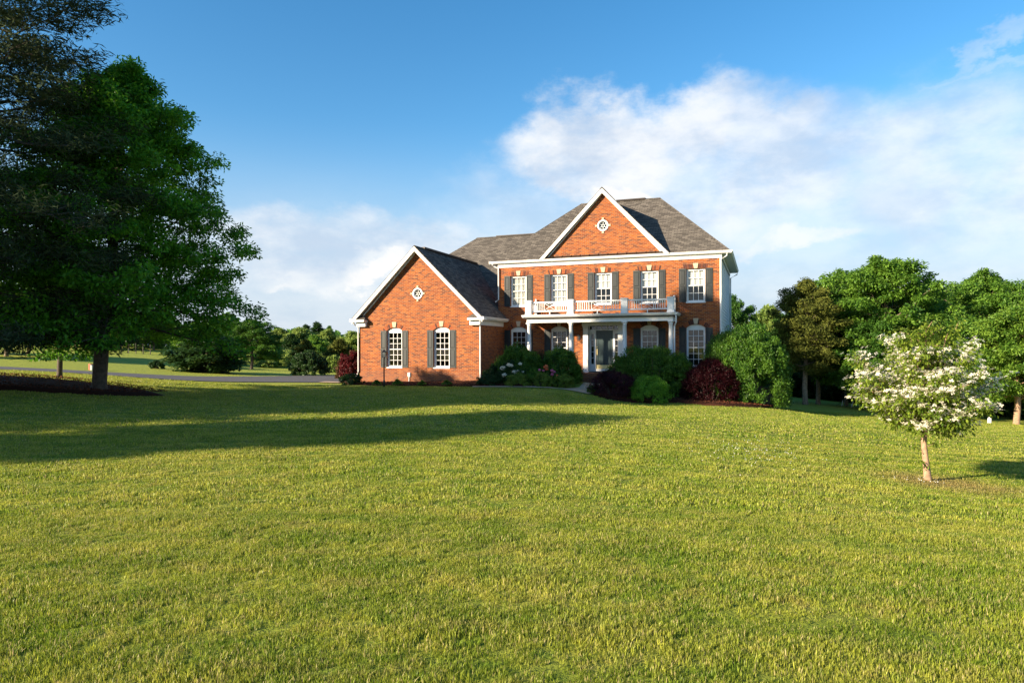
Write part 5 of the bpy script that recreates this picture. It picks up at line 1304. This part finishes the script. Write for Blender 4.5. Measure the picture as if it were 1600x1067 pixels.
# ------------------------------------------------------------------ grass blades
def tuft(seed, n, rad, h, wd, lay=.35, big=1.):
    rng = np.random.default_rng(seed); a = rng.uniform(0, 6.28, n); r = rad * np.sqrt(rng.random(n))
    C = np.stack([np.cos(a) * r, np.sin(a) * r, np.zeros(n) - .004], 1)
    da = rng.uniform(0, 6.28, n); ln = rng.normal(0, lay, n); hh = h * rng.uniform(.55, 1.15, n)
    flat = rng.random(n) < .05; ln[flat] = 1.5; hh[flat] *= .45
    dx = np.stack([np.cos(da), np.sin(da), np.zeros(n)], 1); tx = dx * np.abs(ln)[:, None] * hh[:, None]
    m_ = C + tx * .38 + np.c_[np.zeros((n, 2)), hh * .58]; tp = C + tx * 1.0 + np.c_[np.zeros((n, 2)), hh * np.where(flat, .5, 1 - .15 * np.abs(ln))]
    sd_ = np.stack([-np.sin(da + rng.normal(0, .6, n)), np.cos(da), np.zeros(n)], 1); wv = sd_ * (wd * rng.uniform(.6, 1.2, n))[:, None] * .5
    q1 = np.stack([C - wv, C + wv, m_ + wv * .8, m_ - wv * .8], 1); q2 = np.stack([m_ - wv * .8, m_ + wv * .8, tp + wv * .12, tp - wv * .12], 1)
    v = rng.random(n); v = np.where(rng.random(n) < .09, .97, v ** 1.3 * .92)
    return np.concatenate([q1, q2]), np.concatenate([v, v])
def tufts(prefix, k, *a): return [bpy.data.objects.new(prefix, quads_mesh(prefix, *tuft(200 + i + k, *a), 'grass_blade')) for i in range(8)]
TN = tufts('tuft_near', 0, 48, .06, .036, .0050)
TM = tufts('tuft_mid', 20, 38, .09, .036, .0085)
TF = tufts('tuft_far', 40, 34, .17, .036, .015)
def scatter(seed, y0, y1, dens, half):
    rng = np.random.default_rng(seed); hw_ = .80 * y1 + 5.5; area = (y1 - y0) * 2 * hw_; n = int(area * dens)
    y = rng.uniform(y0, y1, n); x = rng.uniform(-1, 1, n) * hw_
    k = (np.abs(x) < .80 * y + 5.5); x, y = x[k], y[k]
    for P_ in (BED1, BED2, BED3, DRIVE, WALK): m_ = ~in_poly(x, y, P_); x, y = x[m_], y[m_]
    lx = (x - HX) * math.cos(HR) + (y - HY) * math.sin(HR); ly = -(x - HX) * math.sin(HR) + (y - HY) * math.cos(HR)
    m_ = ~((ly > -3.5) & (lx > -13.2) & (lx < 6.3) & (ly < 16)) ; x, y = x[m_], y[m_]
    return x, y, rng
def grass(name, seed, y0, y1, dens, half, T, smin, smax, label):
    x, y, rng = scatter(seed, y0, y1, dens, half); n = len(x)
    me = bpy.data.meshes.new(name); me.vertices.add(n); co = np.stack([x, y, hgt(x, y)], 1).astype('f')
    me.vertices.foreach_set('co', co.ravel())
    a = me.attributes.new('rot', 'FLOAT_VECTOR', 'POINT'); rv_ = np.zeros((n, 3), 'f'); rv_[:, 2] = rng.uniform(0, 6.28, n); rv_[:, :2] = rng.normal(0, .08, (n, 2)); a.data.foreach_set('vector', rv_.ravel())
    # taller and lower strips as the mower leaves them
    s_ = rng.uniform(smin, smax, n) * (1 + .22 * np.clip(np.sin(x * 3.1 + 1.7 * np.sin(y * 2.2)) * np.sin(y * 4.3 + 2 * np.sin(x * 1.3)), -1, 1)) * (1 + .16 * np.sin(y * 6.2 + x * .9 + 3 * np.sin(x * .11)) + .14 * np.sin(x * 1.7 + y * .9) * np.sin(y * 2.3))
    a = me.attributes.new('scl', 'FLOAT', 'POINT'); a.data.foreach_set('value', s_.astype('f'))
    a = me.attributes.new('idx', 'INT', 'POINT'); a.data.foreach_set('value', rng.integers(0, len(T), n).astype('i'))
    me.materials.append(MATS['grass_blade'])
    o = link(name, me); o['kind'] = 'stuff'; tag(o, label, 'grass')
    ng = bpy.data.node_groups.new(name, 'GeometryNodeTree')
    ng.interface.new_socket('Geometry', in_out='INPUT', socket_type='NodeSocketGeometry'); ng.interface.new_socket('Geometry', in_out='OUTPUT', socket_type='NodeSocketGeometry')
    gi = ng.nodes.new('NodeGroupInput'); go = ng.nodes.new('NodeGroupOutput'); jn = ng.nodes.new('GeometryNodeJoinGeometry')
    for ob in reversed(T):
        oi = ng.nodes.new('GeometryNodeObjectInfo'); oi.inputs['Object'].default_value = ob; oi.inputs['As Instance'].default_value = True
        ng.links.new(oi.outputs['Geometry'], jn.inputs[0])
    ip = ng.nodes.new('GeometryNodeInstanceOnPoints'); ip.inputs['Pick Instance'].default_value = True
    def attr(nm, ty):
        k = ng.nodes.new('GeometryNodeInputNamedAttribute'); k.data_type = ty; k.inputs['Name'].default_value = nm; return k.outputs['Attribute']
    ng.links.new(gi.outputs[0], ip.inputs['Points']); ng.links.new(jn.outputs[0], ip.inputs['Instance'])
    ng.links.new(attr('idx', 'INT'), ip.inputs['Instance Index']); ng.links.new(attr('rot', 'FLOAT_VECTOR'), ip.inputs['Rotation']); ng.links.new(attr('scl', 'FLOAT'), ip.inputs['Scale'])
    ng.links.new(ip.outputs[0], go.inputs[0])
    md = o.modifiers.new('tufts', 'NODES'); md.node_group = ng
    return o
grass('grass', 1, 1.6, 7.5, 330, .86, TN, .8, 1.25, 'close-mown green and straw coloured grass nearest the camera')
grass('grass', 2, 7.4, 15, 120, .80, TM, .8, 1.25, 'close-mown grass across the middle of the lawn')
grass('grass', 3, 14.8, 34, 34, .80, TF, .8, 1.2, 'close-mown grass of the farther lawn before the house')
# fallen petals / clover heads on the lawn left of the dogwood
rng = np.random.default_rng(61); n = 170
px = np.concatenate([rng.normal(1175, 55, n), rng.normal(1445, 26, 30)]); Yc = np.concatenate([rng.normal(13., 1.1, n), rng.normal(10.9, .25, 30)])
C = np.stack([(px - 800) / FPX * Yc, Yc, 0 * Yc], 1); C[:, 2] = hgt(C[:, 0], C[:, 1]) + .04; N = len(C)
Vv = np.concatenate([leaves(C, rng.normal(0, 1, (N, 3)) * [1, 1, .6], rng.normal(0, .8, (N, 3)) + [0, -.4, 1], .016, .014, rng) for k in range(3)])
o = link('clover_flowers', quads_mesh('clover_flowers', Vv, rng.random(len(Vv)), 'clover')); o['kind'] = 'stuff'; tag(o, 'tiny white flowers dotted over the lawn left of the dogwood', 'flowers')
